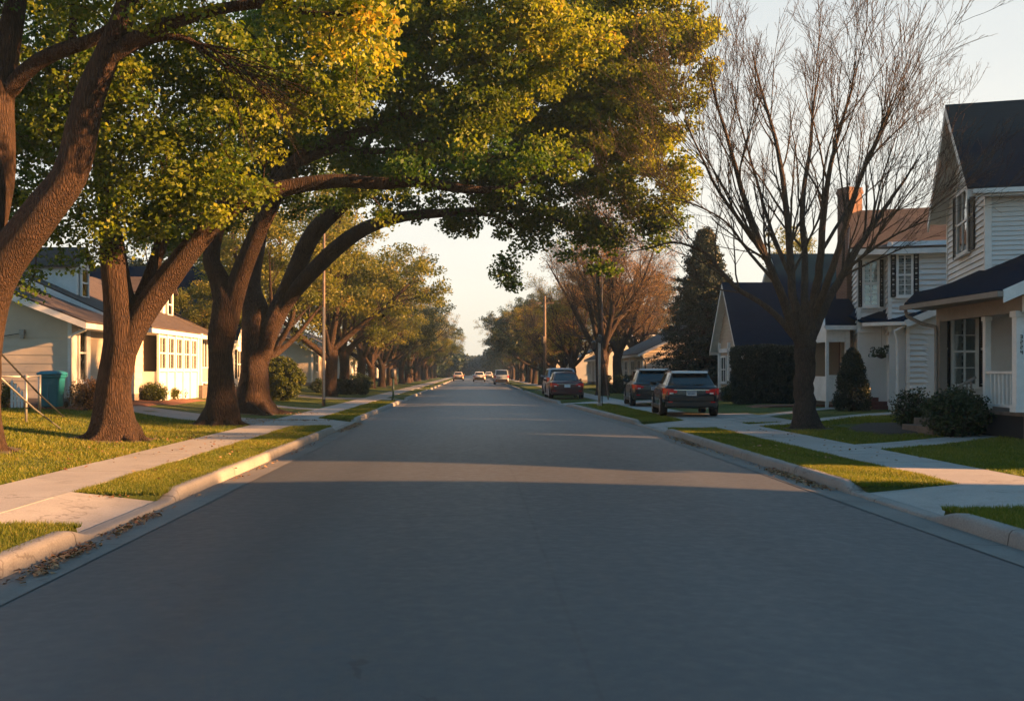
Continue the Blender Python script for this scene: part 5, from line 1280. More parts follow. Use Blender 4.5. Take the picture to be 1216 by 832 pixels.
# ------------------------------------------------------------------ slate-roofed cottage
def cottage_right():
    x0, y0, y1, z0 = PXx(883, 47) , 47.3, 51.6, gz(13)
    h = thing('cottage', 'tan cottage with two steep dark slate roofs behind the tall hedge', 'house', (x0, y0, z0))
    ze, zr = 3.15, 5.95
    body(h, x0, x0 + 7.5, y0, y1, z0, ze, zr, 'x', 'siding_tan', near=['left'])
    gable_roof_x(h, x0, x0 + 7.5, y0, y1, ze, zr, 'shingle_slate', oh=.42)
    # taller wing
    xa = 16.1
    w = MB(); Y0, Y1, zE, zR = 49.6, 55.6, 4.9, 7.75; ym = (Y0 + Y1) / 2
    w.poly([(xa, Y1, z0), (xa, Y0, z0), (xa, Y0, zE), (xa, ym, zR), (xa, Y1, zE)]); w.poly([(xa, Y0, z0), (xa + 8, Y0, z0), (xa + 8, Y0, zE), (xa, Y0, zE)])
    w.poly([(xa + 8, Y0, z0), (xa + 8, Y1, z0), (xa + 8, Y1, zE), (xa + 8, ym, zR), (xa + 8, Y0, zE)]); w.poly([(xa + 8, Y1, z0), (xa, Y1, z0), (xa, Y1, zE), (xa + 8, Y1, zE)])
    w.build('upper_wall', M['siding_cream'], h)
    gable_roof_x(h, xa, xa + 8, Y0, Y1, zE, zR, 'shingle_slate', oh=.4)
    # street-side entry: white posts and dark door
    t = MB()
    for yy in (47.5, 49.4, 51.3): t.box(x0 - .14, x0 - .02, yy - .09, yy + .09, z0, ze - .1)
    t.box(x0 - .14, x0 - .03, 47.4, 51.4, 2.55, 2.75); t.build('porch_post', M['trim_white'], h)
    fr = frame(x0, y1, 0, -1, -1, 0); door(h, fr, 3.1, z0 + .3, mat='door_dark'); window(h, fr, 1.1, 1.1, 2.3, .9)
    ff = frame(x0, y0, 1, 0, 0, -1); window(h, ff, 5.8, 1.3, 2.4, .9)
    s = MB()
    for k in range(2): s.box(x0 - .9 + .3 * k, x0, 47.6, 50.0, z0 - .1, z0 + .15 * (k + 1))
    s.build('steps', M['brick_step'], h)
cottage_right()

# pale house behind the parked cars
def pale_house():
    x0, x1, y0, y1, z0 = 12.0, 24, 70, 82, gz(13)
    h = thing('house', 'pale house with a low grey gable seen above the parked cars', 'house', (x0, y0, z0))
    body(h, x0, x1, y0, y1, z0, 3.0, 5.9, 'y', 'siding_cream', near=['front', 'left'], expo=.2)
    gable_roof_y(h, x0, x1, y0, y1, 3.0, 5.9, 'shingle_grey', .45)
    fr = frame(x0, y1, 0, -1, -1, 0)
    for a in (1.6, 4.4, 7.6, 10.4): window(h, fr, a, 1.0, 2.35, 1.3, curtain=.6)
    t = MB()
    for a in (0.1, 3.0, 6.0, 9.0, 11.9): t.fbox(fr, a - .07, a + .07, z0, 3.0, .02, .09)
    t.build('trim', M['trim_white'], h)
    ff = frame(x0, y0, 1, 0, 0, -1); window(h, ff, 4.3, 1.1, 2.2, 1.1); window(h, ff, 7.6, 1.1, 2.2, 1.1)
    t = MB(); t.tube([(11.7, y0 - .35, 2.75), (12.1, y0 - .14, 2.3), (12.1, y0 - .14, .3)], .06, 8); t.build('downspout', M['metal_dark'], h, True)
pale_house()

# ------------------------------------------------------------------ left side: cream bungalow with its porch
def bungalow_left():
    z0 = .50
    h = thing('bungalow', 'cream bungalow on the left with a sunlit porch, two small dormers and a brown roof', 'house', (-12.4, 34.0, z0))
    # front wing
    x1, x0 = -12.15, -22.2; y0, y1 = 30.0, 33.9
    xm = -17.2; ze = 3.30; zr = ze + .385 * (x1 - xm)
    body(h, x0, x1, y0, y1, z0, ze, zr, 'y', 'siding_cream', near=['front', 'right'], expo=.26, xr=xm)
    gable_roof_y(h, x0, x1, y0, y1, ze, zr, 'shingle_brown', oh=.75, xr=xm)
    fr = frame(x1, y0, 0, 1, 1, 0)
    window(h, fr, .72, 1.35, 3.0, .5, cols=1, rows=2, curtain=.7)
    t = MB(); t.fbox(fr, 0.05, .32, z0 + .3, 3.15, .03, .06); t.fbox(fr, 1.1, 1.4, z0 + .3, 3.15, .03, .06); t.build('trim', M['trim_white'], h)
    t = MB(); t.tube([(-11.5, 29.5, 3.02), (-11.55, 29.6, 2.85), (-12.0, 29.85, 2.72), (-12.08, 29.9, 2.6), (-12.08, 29.9, .6)], .045, 8); t.build('downspout', M['trim_white'], h, True)
    ff = frame(x0, y0, 1, 0, 0, -1); 
    lb = MB(); lb.fbox(ff, x1 - x0 - 1.50, x1 - x0 - 1.36, 2.68, 2.86, .03, .14); lb.fbox(ff, x1 - x0 - 1.48, x1 - x0 - 1.38, 2.60, 2.68, .05, .12); lb.build('wall_box', M['metal_galv'], h)
    cb_ = MB(); cb_.tube([P(28, 395, 29.93), P(10, 398, 29.93), P(-20, 402, 29.93)], .012, 5); cb_.build('wall_cable', M['plastic_black'], h)
    # main block
    X1 = -12.2; X0 = -23; xm2 = -17.6; zE = 3.45; zR = zE + .45 * (X1 - xm2)
    body(h, X0, X1, 34.0, 46.6, z0, zE, zR, 'y', 'siding_cream', near=['front', 'right'], expo=.26, xr=xm2)
    gable_roof_y(h, X0, X1, 34.0, 46.6, zE, zR, 'shingle_brown', oh=.7, xr=xm2)
    # dormers on the street slope
    for (ya, yb, xd, top) in ((34.7, 35.8, -13.85, 5.95), (43.4, 44.9, -13.55, 5.75)):
        zb = zE + .45 * (X1 - xd) - .05; ym = (ya + yb) / 2; d = MB()
        d.box(xd - 2.2, xd, ya, yb, zb - .6, top - .55); d.slab([(xd, ya, top - .55), (xd, yb, top - .55), (xd, ym, top - .1)], (-2.2, 0, 0))
        do = d.build('dormer', M['trim_white'], h)
        r = MB(); r.slab([(xd + .18, ya - .2, top - .72), (xd + .18, ym, top), (xd - 2.4, ym, top), (xd - 2.4, ya - .2, top - .72)][::-1], (0, 0, .06)); r.slab([(xd + .18, ym, top), (xd + .18, yb + .2, top - .72), (xd - 2.4, yb + .2, top - .72), (xd - 2.4, ym, top)][::-1], (0, 0, .06))
        r.build('dormer_roof', M['shingle_brown_y'], do)
        fd = frame(xd, ya, 0, 1, 1, 0); w = window(do, fd, (yb - ya) / 2, zb + .12, top - .75, .55, curtain=.5, rows=1, cols=1)
    # sun room and open porch along the street side
    fp = frame(X1, 34.0, 0, 1, 1, 0)
    px1 = X1 + .55
    s = MB(); s.box(X1, px1, 36.6, 41.8, z0, 1.60); s.box(X1, px1, 36.6, 41.8, 2.95, 3.25); s.build('sun_room', M['trim_white'], h)
    fs = frame(px1, 36.6, 0, 1, 1, 0)
    for k in range(5): window(h, fs, .55 + k * 1.04, 1.72, 2.86, .78, cols=2, rows=2, curtain=.55, n=-.03)
    t = MB()
    for k in range(6): t.fbox(fs, k * 1.04 - .02, k * 1.04 + .12, z0, 3.0, 0, .08)
    t.build_each('pilaster', M['trim_white'], h)
    d = MB(); d.box(X1, px1 + .25, 41.82, 46.4, z0 - .1, 1.02); d.build('porch_deck', M['wood_weathered'], h)
    for yy in (42.0, 43.6, 45.0, 46.3):
        p = MB(); post(p, px1 + .1, yy, 1.02, 3.2, .15); p.build('porch_post', M['trim_white'], h)
    railing(h, (px1 + .1, 42.05, 1.02), (px1 + .1, 43.5, 1.02), .75, .13); railing(h, (px1 + .1, 45.05, 1.02), (px1 + .1, 46.2, 1.02), .75, .13)
    door(h, fp, 10.2, 1.02, 2.0, .95, 'door_dark'); window(h, fp, 8.7, 1.6, 2.9, .8, cols=1); window(h, fp, 11.7, 1.6, 2.9, .8, cols=1)
    s = MB()
    for k in range(3): s.box(px1 + .35, px1 + .35 + .32 * (3 - k), 43.7, 44.95, z0 - .15, z0 + .16 * (k + 1) - .03)
    s.build('steps', M['brick_step'], h)
    hr = MB(); hr.tube([(px1 + .3, 43.66, 1.75), (px1 + 1.25, 43.66, 1.0), (px1 + 1.25, 43.66, .35)], .02, 6); hr.build('handrail', M['metal_dark'], h)
bungalow_left()

def slate_house_left():
    z0 = .5
    h = thing('house', 'white house with a big blue slate roof behind the cream bungalow', 'house', (-13, 54, z0))
    body(h, -25, -12.9, 53, 62, z0, 3.6, 7.6, 'x', 'siding_white', near=['front', 'right'], expo=.2)
    gable_roof_x(h, -25, -12.9, 53, 62, 3.6, 7.6, 'shingle_slate', .45)
    fr = frame(-12.9, 53, 0, 1, 1, 0)
    for a in (1.6, 7.4): window(h, fr, a, 1.3, 2.7, 1.1, .3)
    door(h, fr, 4.5, z0 + .35, mat='door_dark')
    t = MB(); t.tube([(-12.7, 52.6, 3.3), (-12.82, 52.9, 3.0), (-12.82, 52.9, .6)], .05, 8); t.build('downspout', M['trim_white'], h, True)
slate_house_left()

simple_house('sunlit white house with reddish roof, its pale gable past the lit green bush', -22, -12.0, 74, 84, 'y', 3.3, 5.6, 'siding_cream', 'shingle_brown', -1)
simple_house('white house with bright columns behind the low dark hedge on the left', -23, -11.9, 92, 106, 'y', 3.2, 5.6, 'siding_white', 'shingle_grey', -1)
simple_house('far left white house beyond the two houses by the low hedge', -23, -12.2, 118, 130, 'y', 3.1, 5.4, 'siding_white', 'shingle_grey', -1)
simple_house('farthest left pale house near the end of the tree row', -23, -12.5, 146, 158, 'y', 3.1, 5.4, 'siding_cream', 'shingle_brown', -1)
simple_house('pale house next beyond the one behind the parked cars', 12.8, 23, 100, 111, 'y', 3.0, 5.4, 'siding_white', 'shingle_brown', 1)
simple_house('grey house far down the right side behind the street trees', 12.8, 23, 126, 138, 'y', 3.0, 5.4, 'siding_grey', 'shingle_grey', 1)
simple_house('far right cream house near the end of the tree row', 12.8, 23, 158, 170, 'y', 3.0, 5.4, 'siding_cream', 'shingle_brown', 1)
# unseen neighbours beside the viewer; first two sized and spaced to shade the road
simple_house('unseen single storey house just right of the view, shaped to shade the road', 14.2, 25, 13.4, 19.4, 'y', 3.2, 6.2, 'siding_white', 'shingle_grey', 1, 1, 'houses beside the viewer')
simple_house('unseen long house right of the viewer, shaped to shade the road', 13.9, 25, -6, 9.0, 'y', 3.2, 6.15, 'siding_cream', 'shingle_brown', 1, 1, 'houses beside the viewer')
simple_house('house behind the viewer on the right', 13.6, 25, -30, -8, 'y', 3.2, 6.4, 'siding_white', 'shingle_grey', 1, 1, 'houses beside the viewer')
simple_house('house beside the viewer on the left', -25, -13.4, 8, 20, 'y', 3.4, 6.2, 'siding_cream', 'shingle_brown', -1, 1, 'houses beside the viewer')
# ------------------------------------------------------------------ cars (seen from behind, parked facing away)
def make_car(name, label, cat, loc, paint, L=4.4, W=1.80, H=1.55, kind='suv', group=None, lights=True, plate_txt=True, rz=0.0):
    X, Y0, Z = loc; hw = W / 2
    root = thing(name, label, cat, (X, Y0 + L / 2, Z), 0, group)
    sed = kind == 'sedan'; boxy = kind == 'van'
    bel = .93 if sed else (1.12 if boxy else 1.0); gb = .20 if sed else .26
    st = [(0.0, .86, gb + .16, bel - .10), (.05, .94, gb + .06, bel - .03), (.20, .985, gb + .01, bel + .0), (.8, 1.0, gb, bel + .01), (L * .35, 1.0, gb - .03, bel), (L * .6, 1.0, gb - .03, bel - .03),
          (L * .72, .99, gb - .02, bel - .06), (L * .88, .96, gb, bel - .16), (L * .97, .88, gb + .04, bel - .26), (L, .74, gb + .12, bel - .34)]
    ys = np.array([s[0] for s in st]); ws = np.array([s[1] for s in st]); zb_ = np.array([s[2] for s in st]); zt_ = np.array([s[3] for s in st])
    sec = [(0, 0), (.80, 0), (.93, .05), (.985, .18), (1.0, .42), (.995, .62), (.975, .80), (.95, .93), (.90, 1.0), (.0, 1.03)]
    def bp(y, s, off=0.0):
        w = np.interp(y, ys, ws) * hw; a, b = np.interp(y, ys, zb_), np.interp(y, ys, zt_)
        i = min(int(s), len(sec) - 2); f = s - i
        u = sec[i][0] * (1 - f) + sec[i + 1][0] * f; v = sec[i][1] * (1 - f) + sec[i + 1][1] * f
        return (u * w + off, y, a + (b - a) * v)
    yy = sorted(set(list(np.linspace(0, .25, 7)) + list(np.linspace(.25, L - .3, 16)) + list(np.linspace(L - .3, L, 6))))
    ring = [(s, 1) for s in range(len(sec))] + [(s, -1) for s in range(len(sec) - 2, 0, -1)]
    V = []; n = len(ring)
    for y in yy:
        for s, sg in ring:
            p = bp(y, s); V.append((X + sg * p[0], Y0 + p[1], Z + p[2]))
    F = [(i * n + k, (i + 1) * n + k, (i + 1) * n + (k + 1) % n, i * n + (k + 1) % n) for i in range(len(yy) - 1) for k in range(n)]
    m = MB(); m.v = V; m.f = F + [tuple(range(n)), tuple((len(yy) - 1) * n + k for k in range(n))[::-1]]; m.m = [0] * len(m.f)
    b = m.build('body', M[paint], root, True)
    # greenhouse
    if sed: g = dict(b=[(.62, .72), (1.25, .80), (2.4, .80), (3.25, .72)], t=[(1.20, .56), (1.55, .60), (2.3, .60), (2.62, .56)])
    elif boxy: g = dict(b=[(.08, .84), (1.2, .85), (2.6, .84), (3.2, .78)], t=[(.22, .74), (1.0, .76), (2.0, .75), (2.55, .70)])
    else: g = dict(b=[(.10, .76), (1.15, .82), (2.3, .82), (3.15, .74)], t=[(.48, .58), (1.0, .63), (1.95, .63), (2.35, .58)])
    sc = hw / .9; ly = L / (4.7 if sed else 4.4)
    Bt = [(y * ly, w * sc, bel - .04) for y, w in g['b']]; Tp = [(y * ly, w * sc, H - (.05 if k in (1, 2) else .09)) for k, (y, w) in enumerate(g['t'])]
    pt = lambda q, sg: np.array((X + sg * q[1], Y0 + q[0], Z + q[2]))
    m = MB(); crown = .045
    quads = []
    for sg in (1, -1):
        for k in range(3):
            quads.append(('side%d' % k, sg, [pt(Bt[k], sg), pt(Bt[k + 1], sg), pt(Tp[k + 1], sg), pt(Tp[k], sg)]))
    quads.append(('rear', 0, [pt(Bt[0], -1), pt(Bt[0], 1), pt(Tp[0], 1), pt(Tp[0], -1)]))
    quads.append(('front', 0, [pt(Bt[3], 1), pt(Bt[3], -1), pt(Tp[3], -1), pt(Tp[3], 1)]))
    for nm, sg, q in quads: m.poly(q if sg >= 0 else q[::-1])
    for k in range(3):
        for sg in (1, -1):
            a, b_ = Tp[k], Tp[k + 1]
            A = pt(a, sg); Bq = pt(b_, sg); Ai = A.copy(); Bi = Bq.copy(); Ai[0] = X + sg * a[1] * .82; Bi[0] = X + sg * b_[1] * .82
            Ai[2] += crown * (.6 if k == 0 else 1); Bi[2] += crown * (.6 if k == 2 else 1); Ac = Ai.copy(); Ac[0] = X; Bc = Bi.copy(); Bc[0] = X; Ac[2] += .02; Bc[2] += .02
            m.poly([A, Bq, Bi, Ai]); m.poly([Ai, Bi, Bc, Ac])
    for (k, s_) in ((0, 1), (3, -1)):
        a = Tp[k]; A, B_ = pt(a, -1), pt(a, 1); Ai, Bi, C_ = A.copy(), B_.copy(), A.copy(); C_[0] = X
        Ai[0] = X - a[1] * .82; Bi[0] = X + a[1] * .82
        for q, d in ((Ai, crown * .6), (Bi, crown * .6), (C_, crown * .6 + .02)): q[2] += d
        m.poly([A, B_, Bi, C_, Ai])
    cabin = m.build('cabin', M[paint], root)
    import bmesh as _bm
    q_ = _bm.new(); q_.from_mesh(cabin.data); _bm.ops.remove_doubles(q_, verts=q_.verts, dist=.002); _bm.ops.recalc_face_normals(q_, faces=q_.faces); q_.to_mesh(cabin.data); q_.free()
    bv = cabin.modifiers.new('bevel', 'BEVEL'); bv.width = .035; bv.segments = 3; bv.limit_method = 'ANGLE'; bv.angle_limit = R(20)
    cabin.data.polygons.foreach_set('use_smooth', [True] * len(cabin.data.polygons))
    def panel(q, u0, u1, v0, v1, off=.006, v0b=None):
        q = [np.array(c, float) for c in q]; nn = np.cross(q[1] - q[0], q[3] - q[0]); nn /= np.linalg.norm(nn)
        c = (q[0] + q[1] + q[2] + q[3]) / 4; ctr = np.array((X, Y0 + L / 2, Z + 1.0))
        if np.dot(nn, c - ctr) < 0: nn = -nn
        f = lambda u, v: (q[0] * (1 - u) + q[1] * u) * (1 - v) + (q[3] * (1 - u) + q[2] * u) * v + nn * off
        return [f(u0, v0), f(u1, v0), f(u1, v1), f(u0, v1)]
    for nm, sg, q in quads:
        g_ = MB()
        if nm == 'rear': g_.poly(panel(q, .07, .93, .14, .93)); g_.build('rear_window', M['dark_glass'], root)
        elif nm == 'front': g_.poly(panel(q, .05, .95, .06, .95)); g_.build('windscreen', M['dark_glass'], root)
        else:
            k = int(nm[-1]); u0, u1 = ((.34, .96), (.03, .97), (.03, .80))[k]
            g_.poly(panel(q, u0, u1, .16, .90)); g_.build('side_window', M['dark_glass'], root)
    # sills, lower bumper, tailgate seams
    c = MB(); c.box(X - hw * .90, X + hw * .90, Y0 - .025, Y0 + .25, Z + gb + .06, Z + gb + .24); c.box(X - hw * .78, X + hw * .78, Y0 - .045, Y0 + .02, Z + gb + .24, Z + gb + .40)
    for sg in (-1, 1): c.box(X + sg * hw - .02, X + sg * hw + .02, Y0 + .9, Y0 + L - 1.1, Z + gb - .04, Z + gb + .10)
    c.build('bumper', M['plastic_black'] if not sed else M[paint], root, bevel=.02)
    c = MB(); ztop = Z + bel - .12
    c.box(X - hw * .62, X + hw * .62, Y0 - .018, Y0 + .01, ztop - .035, ztop - .008); c.build('tailgate_trim', M['chrome'], root)
    c = MB()
    for sg in (-1, 1): c.box(X + sg * hw * .66 - .006, X + sg * hw * .66 + .006, Y0 - .006, Y0 + .01, Z + gb + .42, Z + bel - .1)
    c.box(X - hw * .66, X + hw * .66, Y0 - .0061, Y0 + .01, Z + gb + .41, Z + gb + .422); c.build('seam', M['room_dark'], root)
    # tail lights wrap round the corners
    for sg in (-1, 1):
        t = MB(); z0, z1 = (Z + bel - .30, Z + bel - .10) if not boxy else (Z + bel - .35, Z + bel - .02)
        prof = [(.50, -.012), (.66, -.018), (.80, -.010), (.90, .03), (.965, .12), (.992, .30 if not sed else .22)]
        if boxy: prof = prof[2:]
        zs = [(z0 + .07, z1 - .03), (z0 + .05, z1 - .015), (z0, z1), (z0, z1 + .01), (z0 + .03, z1 + .02), (z0 + .10, z1 + .02)]
        if boxy: zs = [(z0, z1)] * len(prof)
        for i in range(len(prof) - 1):
            a, b_ = prof[i], prof[i + 1]; za, zb2 = zs[i], zs[i + 1]
            q = [(X + sg * a[0] * hw, Y0 + a[1], za[0]), (X + sg * (b_[0] * hw + .012), Y0 + b_[1], zb2[0]), (X + sg * (b_[0] * hw + .012), Y0 + b_[1], zb2[1]), (X + sg * a[0] * hw, Y0 + a[1], za[1])]
            t.poly(q if sg > 0 else q[::-1])
        o = t.build('tail_light', M['tail_red'], root)
        r = MB(); r.box(X + sg * hw * .70 - .06, X + sg * hw * .70 + .06, Y0 - .024, Y0 - .016, z0 + .03, z0 + .075); r.build('reverse_lamp', M['lamp_clear'], o)
        r = MB(); r.box(X + sg * hw * .74 - .07, X + sg * hw * .74 + .07, Y0 - .054, Y0 - .03, Z + gb + .20, Z + gb + .235); r.build('reflector', M['tail_red'], root)
        # mirrors
        mr = MB(); yb = Y0 + L * .62; mr.hexa([(X + sg * (hw - .04), yb, Z + bel - .02), (X + sg * (hw + .17), yb - .02, Z + bel + .0), (X + sg * (hw + .15), yb + .10, Z + bel + .0), (X + sg * (hw - .04), yb + .08, Z + bel - .02),
                                              (X + sg * (hw - .06), yb, Z + bel + .07), (X + sg * (hw + .16), yb - .02, Z + bel + .14), (X + sg * (hw + .13), yb + .10, Z + bel + .13), (X + sg * (hw - .06), yb + .08, Z + bel + .07)])
        mr.build('mirror', M[paint], root, bevel=.015)
        hd = MB()
        for yq in (1.35, 2.35): hd.box(X + sg * hw - .012, X + sg * hw + .022, Y0 + yq * ly, Y0 + (yq + .18) * ly, Z + bel - .16, Z + bel - .13)
        hd.build('door_handle', M[paint], root)
    # plate
    p = MB(); zp = (Z + bel - .25); p.box(X - .155, X + .155, Y0 - .050, Y0 - .004, zp - .07, zp + .08); po = p.build('number_plate', M['plate'], root)
    p = MB(); p.box(X - .15, X + .15, Y0 - .054, Y0 - .048, zp + .045, zp + .068)
    for k in range(6): p.box(X - .12 + k * .042, X - .095 + k * .042, Y0 - .054, Y0 - .048, zp - .04, zp + .02)
    if not sed: p.build('plate_marks', M['plate_ink'], po)
    # roof furniture
    if kind != 'sedan':
        for sg in (-1, 1):
            r = MB(); r.tube([(X + sg * .60 * sc, Y0 + .55, Z + H - .01), (X + sg * .62 * sc, Y0 + .75, Z + H + .035), (X + sg * .62 * sc, Y0 + 1.9, Z + H + .035), (X + sg * .60 * sc, Y0 + 2.1, Z + H - .01)], .014, 6); r.build('roof_rail', M['plastic_black'], root)
        sp = MB(); yt = Tp[0][0]; sp.hexa([(X - .56 * sc, Y0 + yt - .14, Z + H - .11), (X + .56 * sc, Y0 + yt - .14, Z + H - .11), (X + .58 * sc, Y0 + yt + .1, Z + H - .05), (X - .58 * sc, Y0 + yt + .1, Z + H - .05),
                                           (X - .56 * sc, Y0 + yt - .15, Z + H - .075), (X + .56 * sc, Y0 + yt - .15, Z + H - .075), (X + .58 * sc, Y0 + yt + .1, Z + H - .005), (X - .58 * sc, Y0 + yt + .1, Z + H - .005)]); sp.build('spoiler', M[paint], root)
        wv = MB(); q = [c for n_, s_, c in quads if n_ == 'rear'][0]; base = (q[0] + q[1]) / 2; up = ((q[3] + q[2]) / 2 - base)
        wv.beam(base + up * .12 + np.array((0, -.02, 0)), base + up * .2 + np.array((.38, -.02, 0)), .02, .015); wv.build('wiper', M['plastic_black'], root)
    an = MB(); an.hexa([(X - .02, Y0 + Tp[1][0] - .1, Z + H - .01), (X + .02, Y0 + Tp[1][0] - .1, Z + H - .01), (X + .02, Y0 + Tp[1][0] + .1, Z + H - .01), (X - .02, Y0 + Tp[1][0] + .1, Z + H - .01),
                         (X - .006, Y0 + Tp[1][0] - .06, Z + H + .07), (X + .006, Y0 + Tp[1][0] - .06, Z + H + .07), (X + .006, Y0 + Tp[1][0], Z + H + .05), (X - .006, Y0 + Tp[1][0], Z + H + .05)]); an.build('antenna', M['plastic_black'], root)
    e = MB(); e.tube([(X + hw * .55, Y0 - .03, Z + gb + .02), (X + hw * .55, Y0 + .3, Z + gb + .02)], .03, 8); e.build('exhaust', M['chrome'], root)
    # wheels, and dark half-discs on the flanks painted as wheel well shade
    wr = .32 if sed else .345
    for sg in (-1, 1):
        for yc in (.82 * ly, L - .86 * ly):
            a = MB(); ctr = (X + sg * (hw - .10), Y0 + yc, Z + wr)
            pts = [(X + sg * (hw + .004), Y0 + yc + (wr + .055) * math.cos(t_), Z + wr + (wr + .055) * math.sin(t_)) for t_ in np.linspace(-.15, math.pi + .15, 18)]
            a.slab(pts, (sg * .006, 0, 0)); a.build('wheel_well_shade', M['room_dark'], root)
            w = MB(); x0 = X + sg * (hw - .20); prof = [(wr * .62, 0), (wr * .94, .0), (wr, .03), (wr, .19), (wr * .95, .222), (wr * .66, .226)]
            w.lathe((x0 if sg > 0 else x0, Y0 + yc, Z + wr), [(r_, h_ * sg) for r_, h_ in prof], 28, 0, 'x')
            wo = w.build('wheel', M['rubber'], root, True)
            r = MB(); xf = X + sg * (hw + .018)
            r.lathe((xf, Y0 + yc, Z + wr), [(wr * .64, 0), (wr * .64, .008 * sg), (wr * .57, .010 * sg), (wr * .56, -.02 * sg)], 28, 0, 'x')
            for k in range(5):
                t_ = 2 * math.pi * k / 5 + .3; r.beam((xf + .010 * sg, Y0 + yc, Z + wr), (xf + .010 * sg, Y0 + yc + math.cos(t_) * wr * .58, Z + wr + math.sin(t_) * wr * .58), .055, .014, up=(1, 0, 0))
            r.build('rim', M['rim_alloy'], wo)
    return root
suv = make_car('parked_car', 'dark blue compact suv with pale blue number plate, nearest of the parked cars', 'car', (7.15, 31.7, .152), 'paint_darkblue', 4.3, 1.80, 1.47, 'suv', 'cars parked along the right side')
suv.rotation_euler.z = R(-5); suv = make_car('parked_car', 'dark teal suv parked just beyond the dark blue one, its left tail light showing', 'car', (7.66, 41.0, .155), 'paint_teal', 4.6, 1.86, 1.57, 'suv', 'cars parked along the right side')
suv.rotation_euler.z = R(-4); make_car('parked_car', 'maroon sedan parked across the right kerb by the street row', 'car', (4.98, 52.6, .15), 'paint_maroon', 4.6, 1.80, 1.44, 'sedan', 'cars parked along the right side')
make_car('parked_car', 'silver vehicle mostly hidden behind the maroon sedan', 'car', (5.35, 60.0, .15), 'paint_silver', 4.6, 1.84, 1.66, 'van', 'cars parked along the right side')
make_car('van', 'silver blue van far down the middle of the street', 'van', (3.40, 119, .02), 'paint_silver', 4.6, 1.75, 1.80, 'van')
make_car('car', 'white car with orange markings at the far end of the street', 'car', (.9, 148, .06), 'paint_white', 4.4, 1.85, 1.5, 'suv')
make_car('car', 'small cream car at the far left end of the street', 'car', (-2.5, 165, .03), 'paint_cream', 4.2, 1.8, 1.5, 'suv')
make_car('car', 'pale car half hidden right of the orange one at the far end', 'car', (3.2, 205, .03), 'paint_white', 4.2, 1.8, 1.5, 'suv')

